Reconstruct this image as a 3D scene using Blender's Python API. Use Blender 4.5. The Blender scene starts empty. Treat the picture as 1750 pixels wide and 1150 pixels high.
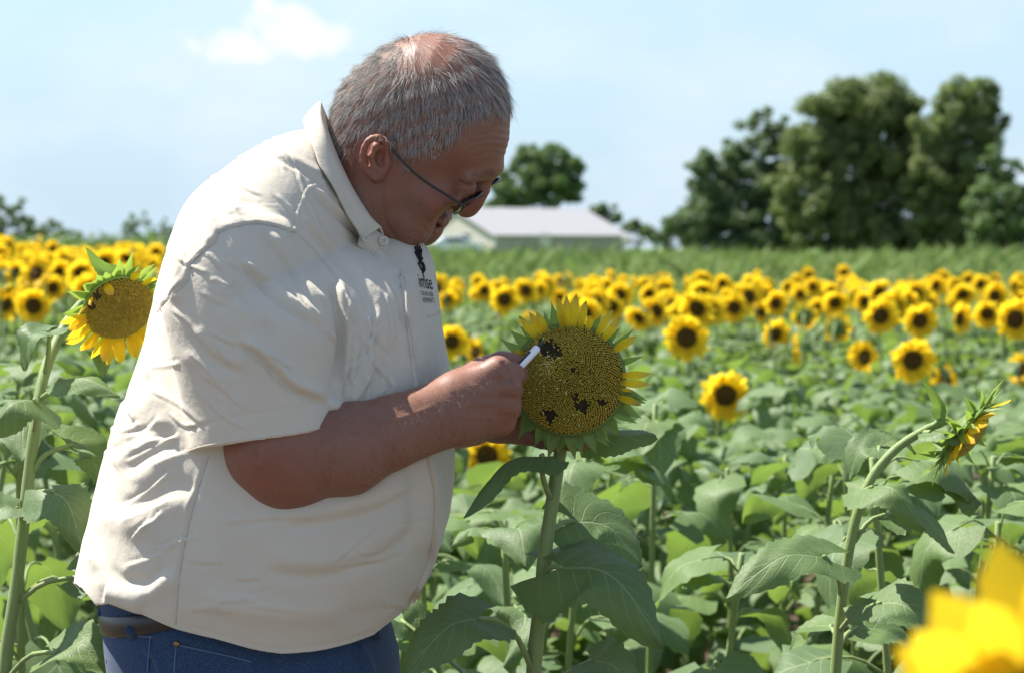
import bpy, bmesh, math, random
import numpy as np
from mathutils import Vector, Matrix, Quaternion
from mathutils.bvhtree import BVHTree

random.seed(7)
rng = np.random.default_rng(7)
scene = bpy.context.scene
COL = scene.collection

# ------------------------------------------------------------------ camera
FPX = 3597.0                       # focal length in pixels of a 1750 px wide picture
CAM = np.array([0.0, 0.0, 1.42])
PITCH = math.atan2(150.0, FPX)
FWD = np.array([0, math.cos(PITCH), -math.sin(PITCH)])
UPV = np.array([0, math.sin(PITCH), math.cos(PITCH)])
RGT = np.array([1.0, 0, 0])

cam_data = bpy.data.cameras.new("camera")
cam = bpy.data.objects.new("camera", cam_data)
COL.objects.link(cam)
cam.location = CAM
cam.rotation_euler = (math.pi / 2 - PITCH, 0, 0)
cam_data.sensor_width = 36.0
cam_data.lens = FPX / 1750.0 * 36.0
cam_data.clip_start = 0.05
cam_data.clip_end = 6000
cam_data.dof.use_dof = True
cam_data.dof.focus_distance = 2.40
cam_data.dof.aperture_fstop = 8.0
scene.camera = cam

# ------------------------------------------------------------------ light
SUN_TO = Vector((-0.49, 0.235, 0.84)).normalized()
world = bpy.data.worlds.new("World")
scene.world = world
world.use_nodes = True
wn, wl = world.node_tree.nodes, world.node_tree.links
wn.clear()
w_out = wn.new("ShaderNodeOutputWorld")
w_bg = wn.new("ShaderNodeBackground")
w_sky = wn.new("ShaderNodeTexSky")
w_sky.sky_type = 'NISHITA'
w_sky.sun_disc = False
w_sky.sun_elevation = math.asin(SUN_TO.z)
w_sky.sun_rotation = math.atan2(SUN_TO.x, SUN_TO.y)
w_sky.air_density = 1.0
w_sky.dust_density = 0.6
w_sky.ozone_density = 1.0
w_bg.inputs["Strength"].default_value = 0.084
w_tc = wn.new("ShaderNodeTexCoord")
w_map = wn.new("ShaderNodeMapping")
w_map.inputs["Scale"].default_value = (1.0, 1.0, 2.2)
w_map.inputs["Location"].default_value = (0.31, 0.0, 0.07)
wl.new(w_tc.outputs["Generated"], w_map.inputs["Vector"])
w_n1 = wn.new("ShaderNodeTexNoise")
w_n1.inputs["Scale"].default_value = 7.0
w_n1.inputs["Detail"].default_value = 6.0
w_n1.inputs["Roughness"].default_value = 0.55
wl.new(w_map.outputs["Vector"], w_n1.inputs["Vector"])
w_r1 = wn.new("ShaderNodeMapRange")
w_r1.inputs["From Min"].default_value = 0.42
w_r1.inputs["From Max"].default_value = 0.80
w_r1.inputs["To Max"].default_value = 0.5
wl.new(w_n1.outputs["Fac"], w_r1.inputs["Value"])
# one small cumulus over the man's shoulder: puffs given as directions (x/y, z/y)
w_sep = wn.new("ShaderNodeSeparateXYZ")
wl.new(w_tc.outputs["Generated"], w_sep.inputs[0])
def wmath(op, a, b=None, clamp=False):
    n = wn.new("ShaderNodeMath"); n.operation = op; n.use_clamp = clamp
    for i, v in enumerate((a, b)):
        if v is None: continue
        if isinstance(v, (int, float)): n.inputs[i].default_value = v
        else: wl.new(v, n.inputs[i])
    return n.outputs[0]
ymax = wmath('MAXIMUM', w_sep.outputs[1], 0.05)
tx = wmath('DIVIDE', w_sep.outputs[0], ymax)
tz = wmath('DIVIDE', w_sep.outputs[2], ymax)
w_n2 = wn.new("ShaderNodeTexNoise")
w_n2.inputs["Scale"].default_value = 60.0
w_n2.inputs["Detail"].default_value = 5.0
wl.new(w_tc.outputs["Generated"], w_n2.inputs["Vector"])
wob = wmath('MULTIPLY', wmath('SUBTRACT', w_n2.outputs["Fac"], 0.5), 2.0)
puff = None
for cx, cz, rx, rz in ((-0.108, 0.1035, 0.024, 0.0165), (-0.094, 0.0985, 0.024, 0.0125), (-0.133, 0.0950, 0.032, 0.0105), (-0.116, 0.113, 0.009, 0.0085)):
    dx = wmath('DIVIDE', wmath('SUBTRACT', tx, cx), rx)
    dz = wmath('DIVIDE', wmath('SUBTRACT', tz, cz), rz)
    d = wmath('ADD', wmath('MULTIPLY', dx, dx), wmath('MULTIPLY', dz, dz))
    v = wmath('SUBTRACT', 1.0, d)
    puff = v if puff is None else wmath('MAXIMUM', puff, v)
puff = wmath('ADD', puff, wob)
w_r2 = wn.new("ShaderNodeMapRange"); w_r2.interpolation_type = 'SMOOTHSTEP'
w_r2.inputs["From Min"].default_value = 0.0
w_r2.inputs["From Max"].default_value = 0.95
w_r2.inputs["To Max"].default_value = 0.85
wl.new(puff, w_r2.inputs["Value"])
front = wmath('GREATER_THAN', w_sep.outputs[1], 0.2)
cl = wmath('MAXIMUM', w_r1.outputs[0], wmath('MULTIPLY', w_r2.outputs[0], front))
w_mix = wn.new("ShaderNodeMix"); w_mix.data_type = 'RGBA'
# pale summer haze low in the sky, the same all round
w_r3 = wn.new("ShaderNodeMapRange"); w_r3.interpolation_type = 'SMOOTHSTEP'
w_r3.inputs["From Min"].default_value = 0.0; w_r3.inputs["From Max"].default_value = 0.30
w_r3.inputs["To Min"].default_value = 0.92; w_r3.inputs["To Max"].default_value = 0.0
wl.new(w_sep.outputs[2], w_r3.inputs["Value"])
w_hz = wn.new("ShaderNodeMix"); w_hz.data_type = 'RGBA'
wl.new(w_r3.outputs[0], w_hz.inputs[0]); wl.new(w_sky.outputs[0], w_hz.inputs[6])
w_hz.inputs[7].default_value = (2.85, 3.88, 4.80, 1)
wl.new(cl, w_mix.inputs[0])
wl.new(w_hz.outputs[2], w_mix.inputs[6])
w_mix.inputs[7].default_value = (5.3, 5.4, 5.5, 1)
wl.new(w_mix.outputs[2], w_bg.inputs["Color"])
wl.new(w_bg.outputs[0], w_out.inputs["Surface"])

sun_d = bpy.data.lights.new("sun", 'SUN')
sun_d.energy = 5.0
sun_d.angle = math.radians(0.53)
sun_d.color = (1.0, 0.95, 0.87)
sun_o = bpy.data.objects.new("sun", sun_d)
COL.objects.link(sun_o)
sun_o.rotation_euler = SUN_TO.to_track_quat('Z', 'Y').to_euler()
sun_o.location = (-20, 5, 40)

scene.view_settings.view_transform = 'Standard'
scene.view_settings.look = 'None'
scene.view_settings.exposure = 1.25
scene.view_settings.gamma = 1.0
scene.view_settings.use_curve_mapping = False
scene.cycles.max_bounces = 8
scene.cycles.transparent_max_bounces = 12
scene.cycles.use_denoising = True

# ------------------------------------------------------------------ helpers
def P(px, py, Y):
    """World point seen at picture position (px, py), Y metres ahead of the camera."""
    d = FWD + RGT * ((px - 875.0) / FPX) + UPV * ((575.0 - py) / FPX)
    return CAM + d * (Y / d[1])

def PV(px, py, Y):
    return Vector(P(px, py, Y))

def project(p):
    q = np.asarray(p, dtype=np.float64) - CAM
    w = q @ FWD
    return 875.0 + FPX * (q @ RGT) / w, 575.0 - FPX * (q @ UPV) / w

def mesh_obj(name, verts, faces, mat=None, parent=None, smooth=True, loc=None):
    me = bpy.data.meshes.new(name)
    verts = np.asarray(verts, dtype=np.float32)
    if isinstance(faces, np.ndarray):
        n, k = faces.shape
        me.vertices.add(len(verts)); me.vertices.foreach_set("co", verts.ravel())
        me.loops.add(n * k); me.loops.foreach_set("vertex_index", faces.astype(np.int32).ravel())
        me.polygons.add(n)
        me.polygons.foreach_set("loop_start", np.arange(0, n * k, k, dtype=np.int32))
        me.update(calc_edges=True)
    else:
        me.from_pydata([tuple(map(float, v)) for v in verts], [], faces)
    if smooth:
        me.polygons.foreach_set("use_smooth", np.ones(len(me.polygons), dtype=bool))
    if mat is not None:
        for m in (mat if isinstance(mat, (list, tuple)) else [mat]):
            me.materials.append(m)
    o = bpy.data.objects.new(name, me)
    COL.objects.link(o)
    if parent is not None: o.parent = parent
    if loc is not None: o.location = loc
    return o

def new_obj(name, data, parent=None, matrix=None):
    o = bpy.data.objects.new(name, data)
    COL.objects.link(o)
    if parent is not None: o.parent = parent
    if matrix is not None: o.matrix_local = matrix
    return o

def empty(name, loc=(0, 0, 0), parent=None):
    o = bpy.data.objects.new(name, None)
    o.empty_display_size = 0.1
    COL.objects.link(o)
    o.location = loc
    if parent is not None: o.parent = parent
    return o

def tag(o, label=None, cat=None, group=None, kind=None):
    if label: o["label"] = label
    if cat: o["category"] = cat
    if group: o["group"] = group
    if kind: o["kind"] = kind
    return o

def catmull(pts, n):
    """Resample a polyline (any dimension) as a Catmull-Rom spline with n samples."""
    p = np.asarray(pts, dtype=np.float64)
    p = np.vstack([2 * p[0] - p[1], p, 2 * p[-1] - p[-2]])
    m = len(p) - 3
    out = []
    for s in np.linspace(0, m, n):
        i = min(int(s), m - 1); t = s - i
        a, b, c, d = p[i], p[i + 1], p[i + 2], p[i + 3]
        out.append(0.5 * (2 * b + (c - a) * t + (2 * a - 5 * b + 4 * c - d) * t * t + (3 * b - a - 3 * c + d) * t ** 3))
    return np.array(out)

def tube_geo(path, radii, sides=8, cap=True):
    path = np.asarray(path, dtype=np.float64)
    n = len(path)
    radii = np.broadcast_to(np.asarray(radii, dtype=np.float64), (n,))
    V, Fc = [], []
    ref = None
    for i in range(n):
        t = path[min(i + 1, n - 1)] - path[max(i - 1, 0)]
        t = t / (np.linalg.norm(t) + 1e-12)
        if ref is None:
            ref = np.array([0, 0, 1.0]) if abs(t[2]) < 0.9 else np.array([1.0, 0, 0])
        u = ref - t * np.dot(ref, t); u /= np.linalg.norm(u) + 1e-12
        ref = u
        v = np.cross(t, u)
        for k in range(sides):
            a = 2 * math.pi * k / sides
            V.append(path[i] + radii[i] * (math.cos(a) * u + math.sin(a) * v))
    for i in range(n - 1):
        for k in range(sides):
            k2 = (k + 1) % sides
            Fc.append((i * sides + k, i * sides + k2, (i + 1) * sides + k2, (i + 1) * sides + k))
    if cap:
        Fc.append(tuple(reversed(range(sides))))
        Fc.append(tuple(range((n - 1) * sides, n * sides)))
    return V, Fc

def tube(name, path, radii, mat, parent=None, sides=8, cap=True):
    V, Fc = tube_geo(path, radii, sides, cap)
    return mesh_obj(name, V, Fc, mat, parent)

def grid_faces(nu, nv, close_v=False):
    F = []
    for i in range(nu - 1):
        for j in range(nv if close_v else nv - 1):
            j2 = (j + 1) % nv
            F.append((i * nv + j, i * nv + j2, (i + 1) * nv + j2, (i + 1) * nv + j))
    return F

class Geo:
    """Collects pieces of one mesh."""
    def __init__(s): s.V = []; s.F = []; s.M = []
    def add(s, V, F, m=0):
        o = len(s.V)
        s.V.extend([tuple(map(float, v)) for v in V])
        s.F.extend([tuple(i + o for i in f) for f in F]); s.M.extend([m] * len(F))
        return s
    def tube(s, path, radii, sides=8, m=0): return s.add(*tube_geo(path, radii, sides), m)
    def box(s, lo, hi, m=0):
        x0, y0, z0 = lo; x1, y1, z1 = hi
        V = [(x0, y0, z0), (x1, y0, z0), (x1, y1, z0), (x0, y1, z0), (x0, y0, z1), (x1, y0, z1), (x1, y1, z1), (x0, y1, z1)]
        return s.add(V, [(0, 3, 2, 1), (4, 5, 6, 7), (0, 1, 5, 4), (1, 2, 6, 5), (2, 3, 7, 6), (3, 0, 4, 7)], m)
    def build(s, name, mats, parent=None, smooth=True):
        o = mesh_obj(name, s.V, s.F, mats, parent, smooth)
        if any(s.M): o.data.polygons.foreach_set("material_index", s.M)
        return o

# ------------------------------------------------------------------ materials
class NT:
    def __init__(s, name):
        s.m = bpy.data.materials.new(name); s.m.use_nodes = True
        s.t = s.m.node_tree; s.t.nodes.clear()
        s.out = s.t.nodes.new("ShaderNodeOutputMaterial")
    def n(s, typ, **kw):
        nd = s.t.nodes.new("ShaderNode" + typ)
        for k, v in kw.items(): setattr(nd, k, v)
        return nd
    def l(s, a, b): s.t.links.new(a, b)
    def val(s, sock, v):
        if hasattr(v, "is_output") or isinstance(v, bpy.types.NodeSocket): s.l(v, sock)
        elif isinstance(v, (tuple, list)) and len(v) == 3 and sock.type == 'RGBA': sock.default_value = (*v, 1)
        else: sock.default_value = v
    def math(s, op, a, b=None, c=None, clamp=False):
        nd = s.n("Math", operation=op); nd.use_clamp = clamp
        for i, v in enumerate((a, b, c)):
            if v is not None: s.val(nd.inputs[i], v)
        return nd.outputs[0]
    def mix(s, f, a, b, blend='MIX'):
        nd = s.n("Mix", data_type='RGBA', blend_type=blend)
        s.val(nd.inputs[0], f); s.val(nd.inputs[6], a); s.val(nd.inputs[7], b)
        return nd.outputs[2]
    def noise(s, scale, detail=4, rough=0.5, vec=None, out="Fac"):
        nd = s.n("TexNoise"); nd.inputs["Scale"].default_value = scale
        nd.inputs["Detail"].default_value = detail; nd.inputs["Roughness"].default_value = rough
        if vec is not None: s.l(vec, nd.inputs["Vector"])
        return nd.outputs[out]
    def ramp(s, f, stops):
        nd = s.n("ValToRGB"); s.val(nd.inputs[0], f)
        e = nd.color_ramp.elements
        while len(e) < len(stops): e.new(0.5)
        for i, (p, c) in enumerate(stops):
            e[i].position = p; e[i].color = (*c, 1) if len(c) == 3 else c
        return nd.outputs[0]
    def rng(s, f, a, b, c=0.0, d=1.0, smooth=False):
        nd = s.n("MapRange"); s.val(nd.inputs[0], f)
        if smooth: nd.interpolation_type = 'SMOOTHSTEP'
        for i, v in enumerate((a, b, c, d)): nd.inputs[i + 1].default_value = v
        return nd.outputs[0]
    def pos(s): return s.n("NewGeometry").outputs["Position"]
    def obj(s): return s.n("TexCoord").outputs["Object"]
    def bump(s, h, strength=0.3, dist=0.001, normal=None):
        nd = s.n("Bump"); nd.inputs["Strength"].default_value = strength; nd.inputs["Distance"].default_value = dist
        s.l(h, nd.inputs["Height"])
        if normal is not None: s.l(normal, nd.inputs["Normal"])
        return nd.outputs[0]
    def bsdf(s, col, rough=0.6, spec=0.5, normal=None, **kw):
        b = s.n("BsdfPrincipled")
        s.val(b.inputs["Base Color"], col); s.val(b.inputs["Roughness"], rough)
        b.inputs["Specular IOR Level"].default_value = spec
        for k, v in kw.items(): s.val(b.inputs[k.replace("_", " ")], v)
        if normal is not None: s.l(normal, b.inputs["Normal"])
        return b
    def done(s, sh): s.l(sh, s.out.inputs["Surface"]); return s.m

def plain(name, col, rough=0.6, spec=0.4, var=0.12, scale=30.0, **kw):
    t = NT(name)
    f = t.noise(scale, 4, 0.6, t.obj())
    c = t.mix(f, tuple(x * (1 - var) for x in col), tuple(min(1, x * (1 + var)) for x in col))
    return t.done(t.bsdf(c, rough, spec, **kw).outputs[0])
# ================================================================== ground, meadow, trees, building
def terrain_z(x, y):
    t = np.clip((np.asarray(y, float) - 28.0) / 95.0, 0, 1)
    t = t * t * (3 - 2 * t)
    z = 0.72 * t
    left = np.clip((-np.asarray(x, float) - 2.0) / 14.0, 0, 1) * np.clip((np.asarray(y, float) - 22) / 30.0, 0, 1)
    return z + 0.62 * left

def ground_material():
    t = NT("field_soil_and_turf"); p = t.pos()
    sep = t.n("SeparateXYZ"); t.l(p, sep.inputs[0])
    n1 = t.noise(0.9, 6, 0.65, p); n2 = t.noise(14, 6, 0.7, p); n3 = t.noise(0.12, 4, 0.6, p)
    soil = t.mix(n2, (0.060, 0.042, 0.028), (0.155, 0.115, 0.080))
    soil = t.mix(t.rng(n1, .55, .75, 0, .5), soil, (0.20, 0.155, 0.11))
    turf = t.mix(n2, (0.09, 0.150, 0.040), (0.14, 0.21, 0.06))
    turf = t.mix(t.rng(n3, .5, .7, 0, .5), turf, (0.15, 0.17, 0.06))
    edge = t.math('ADD', sep.outputs[1], t.math('MULTIPLY', n1, 9.0))
    f = t.rng(edge, 47.0, 51.0)
    track = t.math('MULTIPLY', t.rng(edge, 60, 62), t.rng(edge, 67, 70, 1, 0))
    c = t.mix(f, soil, turf)
    c = t.mix(track, c, (0.26, 0.21, 0.15))
    h = t.math('ADD', n2, t.math('MULTIPLY', t.noise(60, 4, .6, p), .4))
    return t.done(t.bsdf(c, 0.95, 0.15, t.bump(h, .8, .03)).outputs[0])

ys = np.concatenate([np.linspace(-6, 20, 53), np.linspace(22, 140, 60), np.array([160, 200, 260, 360, 520, 800, 1300, 2200, 4000])])
xs = np.concatenate([-np.geomspace(4000, 30, 14), np.linspace(-28, 28, 57), np.geomspace(30, 4000, 14)])
X, Y = np.meshgrid(xs, ys, indexing='ij')
Z = terrain_z(X, Y)
nearm = (Y < 24) & (np.abs(X) < 24)
Z = Z + np.where(nearm, 0.03 * np.sin(X * 8.3 + 1.3 * np.sin(Y * 2)) * np.sin(Y * 3.1), 0) - np.where(nearm, 0.03, 0)
ground = mesh_obj("ground", np.stack([X, Y, Z], -1).reshape(-1, 3), grid_faces(len(xs), len(ys)), ground_material())
ground["kind"] = "structure"

# ---- meadow of tall grass between the field and the trees
def foliage_material(name, c1, c2, c3, transl=0.3, rough=0.55, scale=0.7):
    t = NT(name); p = t.pos()
    at = t.n("Attribute", attribute_name="tone").outputs["Fac"]
    n = t.noise(scale, 4, 0.6, p)
    c = t.mix(n, c1, c2); c = t.mix(at, c, c3)
    b = t.bsdf(c, rough, 0.3)
    tr = t.n("BsdfTranslucent"); t.val(tr.inputs[0], t.mix(0.5, c, (0.16, 0.26, 0.03)))
    mx = t.n("MixShader"); mx.inputs[0].default_value = transl
    t.l(b.outputs[0], mx.inputs[1]); t.l(tr.outputs[0], mx.inputs[2])
    return t.done(mx.outputs[0])
M_grass = foliage_material("meadow_grass", (0.130, 0.210, 0.058), (0.190, 0.285, 0.086), (0.28, 0.30, 0.11), .5, .6, .25)

def add_tone(me, tone): me.attributes.new("tone", 'FLOAT', 'POINT').data.foreach_set("value", np.asarray(tone, np.float32))

def grass_patch(name, n, yr, hr, wr_, label, xk=0.75, seed=1, xr=None):
    r = np.random.default_rng(seed)
    y = yr[0] + (yr[1] - yr[0]) * r.random(n) ** 0.8
    x = (r.random(n) * 2 - 1) * y * xk if xr is None else xr[0] + (xr[1] - xr[0]) * r.random(n)
    patch = .62 + .38 * np.sin(x * .31 + 2 * np.sin(y * .17)) * np.sin(y * .23 + 1.2 * np.sin(x * .11))
    h = (hr[0] + (hr[1] - hr[0]) * r.random(n)) * (0.45 + .75 * patch)
    h = h * np.where(r.random(n) < .10, 1.8, 1.0)
    w = wr_[0] + (wr_[1] - wr_[0]) * r.random(n)
    a = r.random(n) * math.pi; z = terrain_z(x, y)
    lx, ly = r.normal(.1, .5, n) * h, r.normal(-.1, .5, n) * h
    dx, dy = np.cos(a) * w, np.sin(a) * w
    v = np.stack([np.stack([x - dx, y - dy, z - .02], 1), np.stack([x + dx, y + dy, z - .02], 1),
                  np.stack([x + dx * .7 + lx * .4, y + dy * .7 + ly * .4, z + h * .6], 1), np.stack([x + lx, y + ly, z + h], 1)], 1)
    f = np.arange(n * 4).reshape(-1, 4)
    o = mesh_obj(name, v.reshape(-1, 3), f, M_grass, smooth=False)
    add_tone(o.data, np.repeat(np.clip(r.normal(.25, .25, n) + .2 * (patch < .45), 0, 1), 4))
    return tag(o, label, "grass", kind="stuff")
grass_patch("meadow_grass", 120000, (46, 128), (.20, .62), (.03, .08), "tall green meadow grass beyond the sunflower field", seed=3)

# ---- trees: tapered trunk and limbs, crown of leaf sprays gathered in clumps
M_bark = plain("grey_bark", (0.075, 0.062, 0.05), 0.9, 0.1, .3, 3)
M_leaf = [foliage_material("tree_leaves_dark", (0.088, 0.155, 0.064), (0.125, 0.200, 0.076), (0.16, 0.23, 0.09), .45, .5, .5),
          foliage_material("tree_leaves_olive", (0.145, 0.195, 0.075), (0.190, 0.238, 0.092), (0.23, 0.26, 0.115), .48, .5, .5),
          foliage_material("tree_leaves_bluish", (0.092, 0.150, 0.086), (0.126, 0.190, 0.098), (0.16, 0.21, 0.11), .45, .5, .5)]
def tree(name, label, Yd, lobes, base_px, mat, dens=1.0, leaf=.26, trunk_r=.28, seed=0, group=None, cat="tree", limbs=True):
    """lobes: (px, py, radius in px, stretch) of the crown's masses, all about Yd metres away."""
    r = np.random.default_rng(seed); s = Yd / FPX
    bx = P(base_px, 440, Yd)[0]; bz = float(terrain_z(bx, Yd))
    root = empty(name, (bx, Yd, bz))
    tag(root, label, cat, group)
    off = np.array([bx, Yd, bz])
    C, Nn, W, T = [], [], [], []
    cents = []
    for (px, py, rp, st) in lobes:
        c = P(px, py, Yd + r.uniform(-1, 1) * rp * s * .6); R = rp * s * (1.14 if group == 'trees on the right' else 1.0)
        cents.append((c, R))
        nc = max(7, int(17 * (R / 1.4) ** 1.5))
        d = r.normal(0, 1, (nc, 3)); d /= np.linalg.norm(d, axis=1, keepdims=True)
        cc = c + d * (R * r.uniform(.2, 1.16, (nc, 1)) ** .6) * np.array([1, 1, st])
        for k in range(nc):
            cr = R * r.uniform(.22, .44); n = int(88 * dens * (cr / .5) ** 1.6 + 12)
            q = r.normal(0, 1, (n, 3)); q /= np.linalg.norm(q, axis=1, keepdims=True)
            q *= (cr * r.uniform(.3, 1.05, (n, 1)) ** .6); q[:, 2] *= .75
            C.append(cc[k] + q); W.append(leaf * r.uniform(.32, .88, n)); T.append(np.clip(r.normal(.25 + .3 * r.random(), .15, n), 0, 1))
            Nn.append(q / (cr + 1e-6) + r.normal(0, .55, (n, 3)) + [0, 0, .35])
    C = np.concatenate(C); W = np.concatenate(W); T = np.concatenate(T); Nn = np.concatenate(Nn)
    Nn /= np.linalg.norm(Nn, axis=1, keepdims=True)
    u = np.cross(Nn, r.normal(0, 1, Nn.shape)); u /= np.linalg.norm(u, axis=1, keepdims=True); v = np.cross(Nn, u)
    W = W[:, None]
    quad = np.stack([C - u * W * .8, C - v * W * .45 + Nn * W * .1, C + u * W * .8, C + v * W * .45 + Nn * W * .1], 1) - off
    cr = mesh_obj("crown", quad.reshape(-1, 3), np.arange(len(C) * 4).reshape(-1, 4), mat, root, smooth=False)
    add_tone(cr.data, np.repeat(T, 4))
    g = Geo()
    top = np.mean([c for c, R in cents], 0) - off
    fork = np.array([top[0] * .25, 0, max(top[2] * .45, .3)])
    g.tube(catmull([(0, 0, -.2), (top[0] * .08, .05, fork[2] * .5), tuple(fork)], 7), np.linspace(trunk_r * 1.25, trunk_r * .75, 7), 9)
    for c, R in cents:
        e = c - off; mid_ = fork * .5 + e * .5 + np.array([r.normal(0, .3), r.normal(0, .3), -.1 * abs(e[2] - fork[2])])
        g.tube(catmull([tuple(fork - [0, 0, .2]), tuple(mid_), tuple(e)], 7), np.linspace(trunk_r * .5, .03, 7), 6)
    g.build("trunk", M_bark, root)
    return root
tree("tree", "tall olive-green tree, broadest of the right-hand clump, rounded top", 150,
     [(1440, 200, 55, 1), (1500, 185, 50, 1), (1390, 250, 50, 1), (1450, 290, 60, 1), (1530, 250, 55, 1), (1400, 330, 50, 1), (1540, 310, 50, 1), (1480, 360, 55, .9), (1400, 395, 45, .8), (1500, 400, 55, .7), (1450, 175, 30, 1), (1360, 290, 26, 1), (1365, 385, 30, 1), (1440, 425, 34, .6), (1545, 420, 40, .6), (1390, 425, 26, .6), (1490, 430, 34, .5), (1350, 335, 36, 1), (1362, 240, 26, 1), (1420, 225, 40, 1), (1555, 205, 30, 1), (1585, 280, 36, 1)], 1500, M_leaf[1], 1.0, .30, .42, 11, "trees on the right")
tree("tree", "tallest tree at the right, narrow leaning crown over its olive neighbour", 146,
     [(1630, 180, 42, 1), (1670, 168, 36, 1), (1600, 215, 38, 1), (1650, 230, 48, 1), (1690, 200, 26, 1), (1640, 290, 48, 1), (1600, 330, 42, 1), (1680, 290, 36, 1), (1650, 360, 48, .9), (1705, 178, 14, 1), (1600, 400, 46, .8), (1660, 415, 46, .7), (1620, 260, 36, 1), (1590, 290, 34, 1), (1578, 245, 30, 1), (1572, 320, 34, 1), (1585, 370, 38, 1)], 1640, M_leaf[1], 0.95, .30, .40, 12, "trees on the right")
tree("tree", "dark green tree with open twin tops left of the olive tree", 155,
     [(1295, 215, 26, 1.1), (1335, 225, 24, 1.1), (1310, 265, 36, 1), (1240, 275, 36, 1), (1215, 310, 36, 1), (1290, 320, 48, 1), (1340, 300, 34, 1), (1190, 300, 22, .8), (1230, 360, 46, .9), (1310, 380, 48, .9), (1190, 385, 40, .8), (1350, 365, 32, 1), (1330, 420, 36, .6), (1270, 415, 36, .6), (1215, 420, 34, .5)], 1290, M_leaf[2], 1.0, .30, .36, 13, "trees on the right")
tree("tree", "dark bushy tree filling the right picture edge below the tall tree", 140,
     [(1700, 330, 40, 1), (1725, 380, 40, 1), (1690, 400, 42, .9), (1730, 300, 20, 1), (1745, 420, 36, .8), (1780, 360, 50, 1), (1700, 270, 20, 1)], 1720, M_leaf[0], 1.1, .28, .30, 14, "trees on the right")
tree("tree", "low dark tree at the left foot of the right-hand clump", 158,
     [(1160, 395, 28, .8), (1130, 405, 22, .8), (1185, 410, 26, .7), (1105, 400, 16, .8)], 1150, M_leaf[2], 1.0, .28, .18, 15, "trees on the right")
tree("tree", "round green tree rising straight behind the white-roofed building", 205,
     [(905, 285, 34, 1), (945, 280, 34, 1), (975, 290, 26, .9), (880, 320, 36, 1), (930, 325, 40, .9), (975, 325, 28, .9), (860, 345, 26, 1), (915, 262, 16, 1), (992, 285, 10, .8)], 925, M_leaf[0], 1.0, .36, .34, 16, "trees behind the building")
tree("tree", "small dark tree peeping over the right end of the white roof", 215,
     [(1030, 362, 22, .8), (1045, 375, 18, .8), (1015, 370, 16, .8)], 1030, M_leaf[2], 1.0, .36, .2, 17, "trees behind the building")
tree("tree", "dull green tree low between building and right-hand trees", 220,
     [(1085, 388, 20, .8), (1105, 395, 18, .8), (1070, 395, 16, .8)], 1090, M_leaf[0], .9, .36, .2, 18, "trees behind the building")
tree("tree", "dark tree cut by the left picture edge", 120,
     [(-5, 365, 34, 1), (22, 360, 22, 1), (15, 390, 30, .9), (-30, 380, 40, 1), (40, 390, 18, .8)], 0, M_leaf[2], 1.0, .24, .22, 19, "trees on the left")
tree("tree", "spreading dark tree at far left, second from the edge", 128,
     [(60, 388, 22, .8), (85, 395, 22, .7), (105, 402, 18, .7), (45, 400, 20, .7)], 70, M_leaf[0], 1.0, .24, .16, 20, "trees on the left")
tree("tree", "hazy pale green sapling right of the far-left trees", 135,
     [(128, 402, 13, .9), (118, 410, 12, .7), (138, 412, 9, .7)], 126, M_leaf[1], .6, .22, .08, 21, "trees on the left")
tree("tree", "small two-topped green tree just left of the man's back", 130,
     [(222, 378, 14, 1.1), (243, 376, 13, 1.1), (232, 395, 15, .9), (215, 396, 8, 1)], 232, M_leaf[0], .75, .22, .10, 22, "trees on the left")
tree("tree", "small green tree half hidden by the man's back", 132,
     [(275, 385, 14, 1), (290, 395, 16, .9), (262, 400, 11, .8), (310, 398, 16, .8)], 282, M_leaf[0], .8, .22, .10, 23, "trees on the left")
tree("shrub", "dark shrub in the meadow below the right end of the roof", 95, [(965, 446, 14, .6), (985, 450, 13, .6), (945, 450, 10, .6)], 968, M_leaf[0], 1.0, .12, .03, 24, "shrubs in the meadow", "shrub")
tree("shrub", "dark shrub in the meadow below the building's near corner", 98, [(888, 440, 10, .8), (900, 446, 9, .6)], 892, M_leaf[0], 1.0, .12, .03, 25, "shrubs in the meadow", "shrub")
tree("shrub", "small shrub in the meadow below the left wall of the building", 92, [(845, 446, 9, .6), (835, 450, 8, .6)], 842, M_leaf[0], .8, .11, .03, 26, "shrubs in the meadow", "shrub")

# ---- the long building with the white metal roof
M_roof = plain("white_metal_roof", (0.30, 0.295, 0.29), 0.35, 0.5, .05, 2)
M_wall = plain("cream_sheet_wall", (0.40, 0.385, 0.34), 0.6, 0.3, .06, 2)
M_trim = plain("pale_trim", (0.72, 0.71, 0.68), 0.5, 0.4, .05)
M_pane = plain("dark_window_glass", (0.05, 0.07, 0.09), 0.1, 0.6, .1)
YB = 170.0
A = P(845, 430, YB)                                    # near corner of the building
ang = math.radians(29.0)
ux = np.array([math.cos(ang), math.sin(ang), 0]); uy = np.array([-math.sin(ang), math.cos(ang), 0])
Lb, Wb = 12.4, 14.0
gz = float(terrain_z(A[0], YB)) - .05
eave = P(0, 402, YB)[2] - gz; ridge = P(0, 357, YB + 6)[2] - gz
bld = empty("farm_building", (A[0], YB, gz)); bld.rotation_euler.z = ang
tag(bld, "long low farm building with white metal roof and cream walls", "building")
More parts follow.
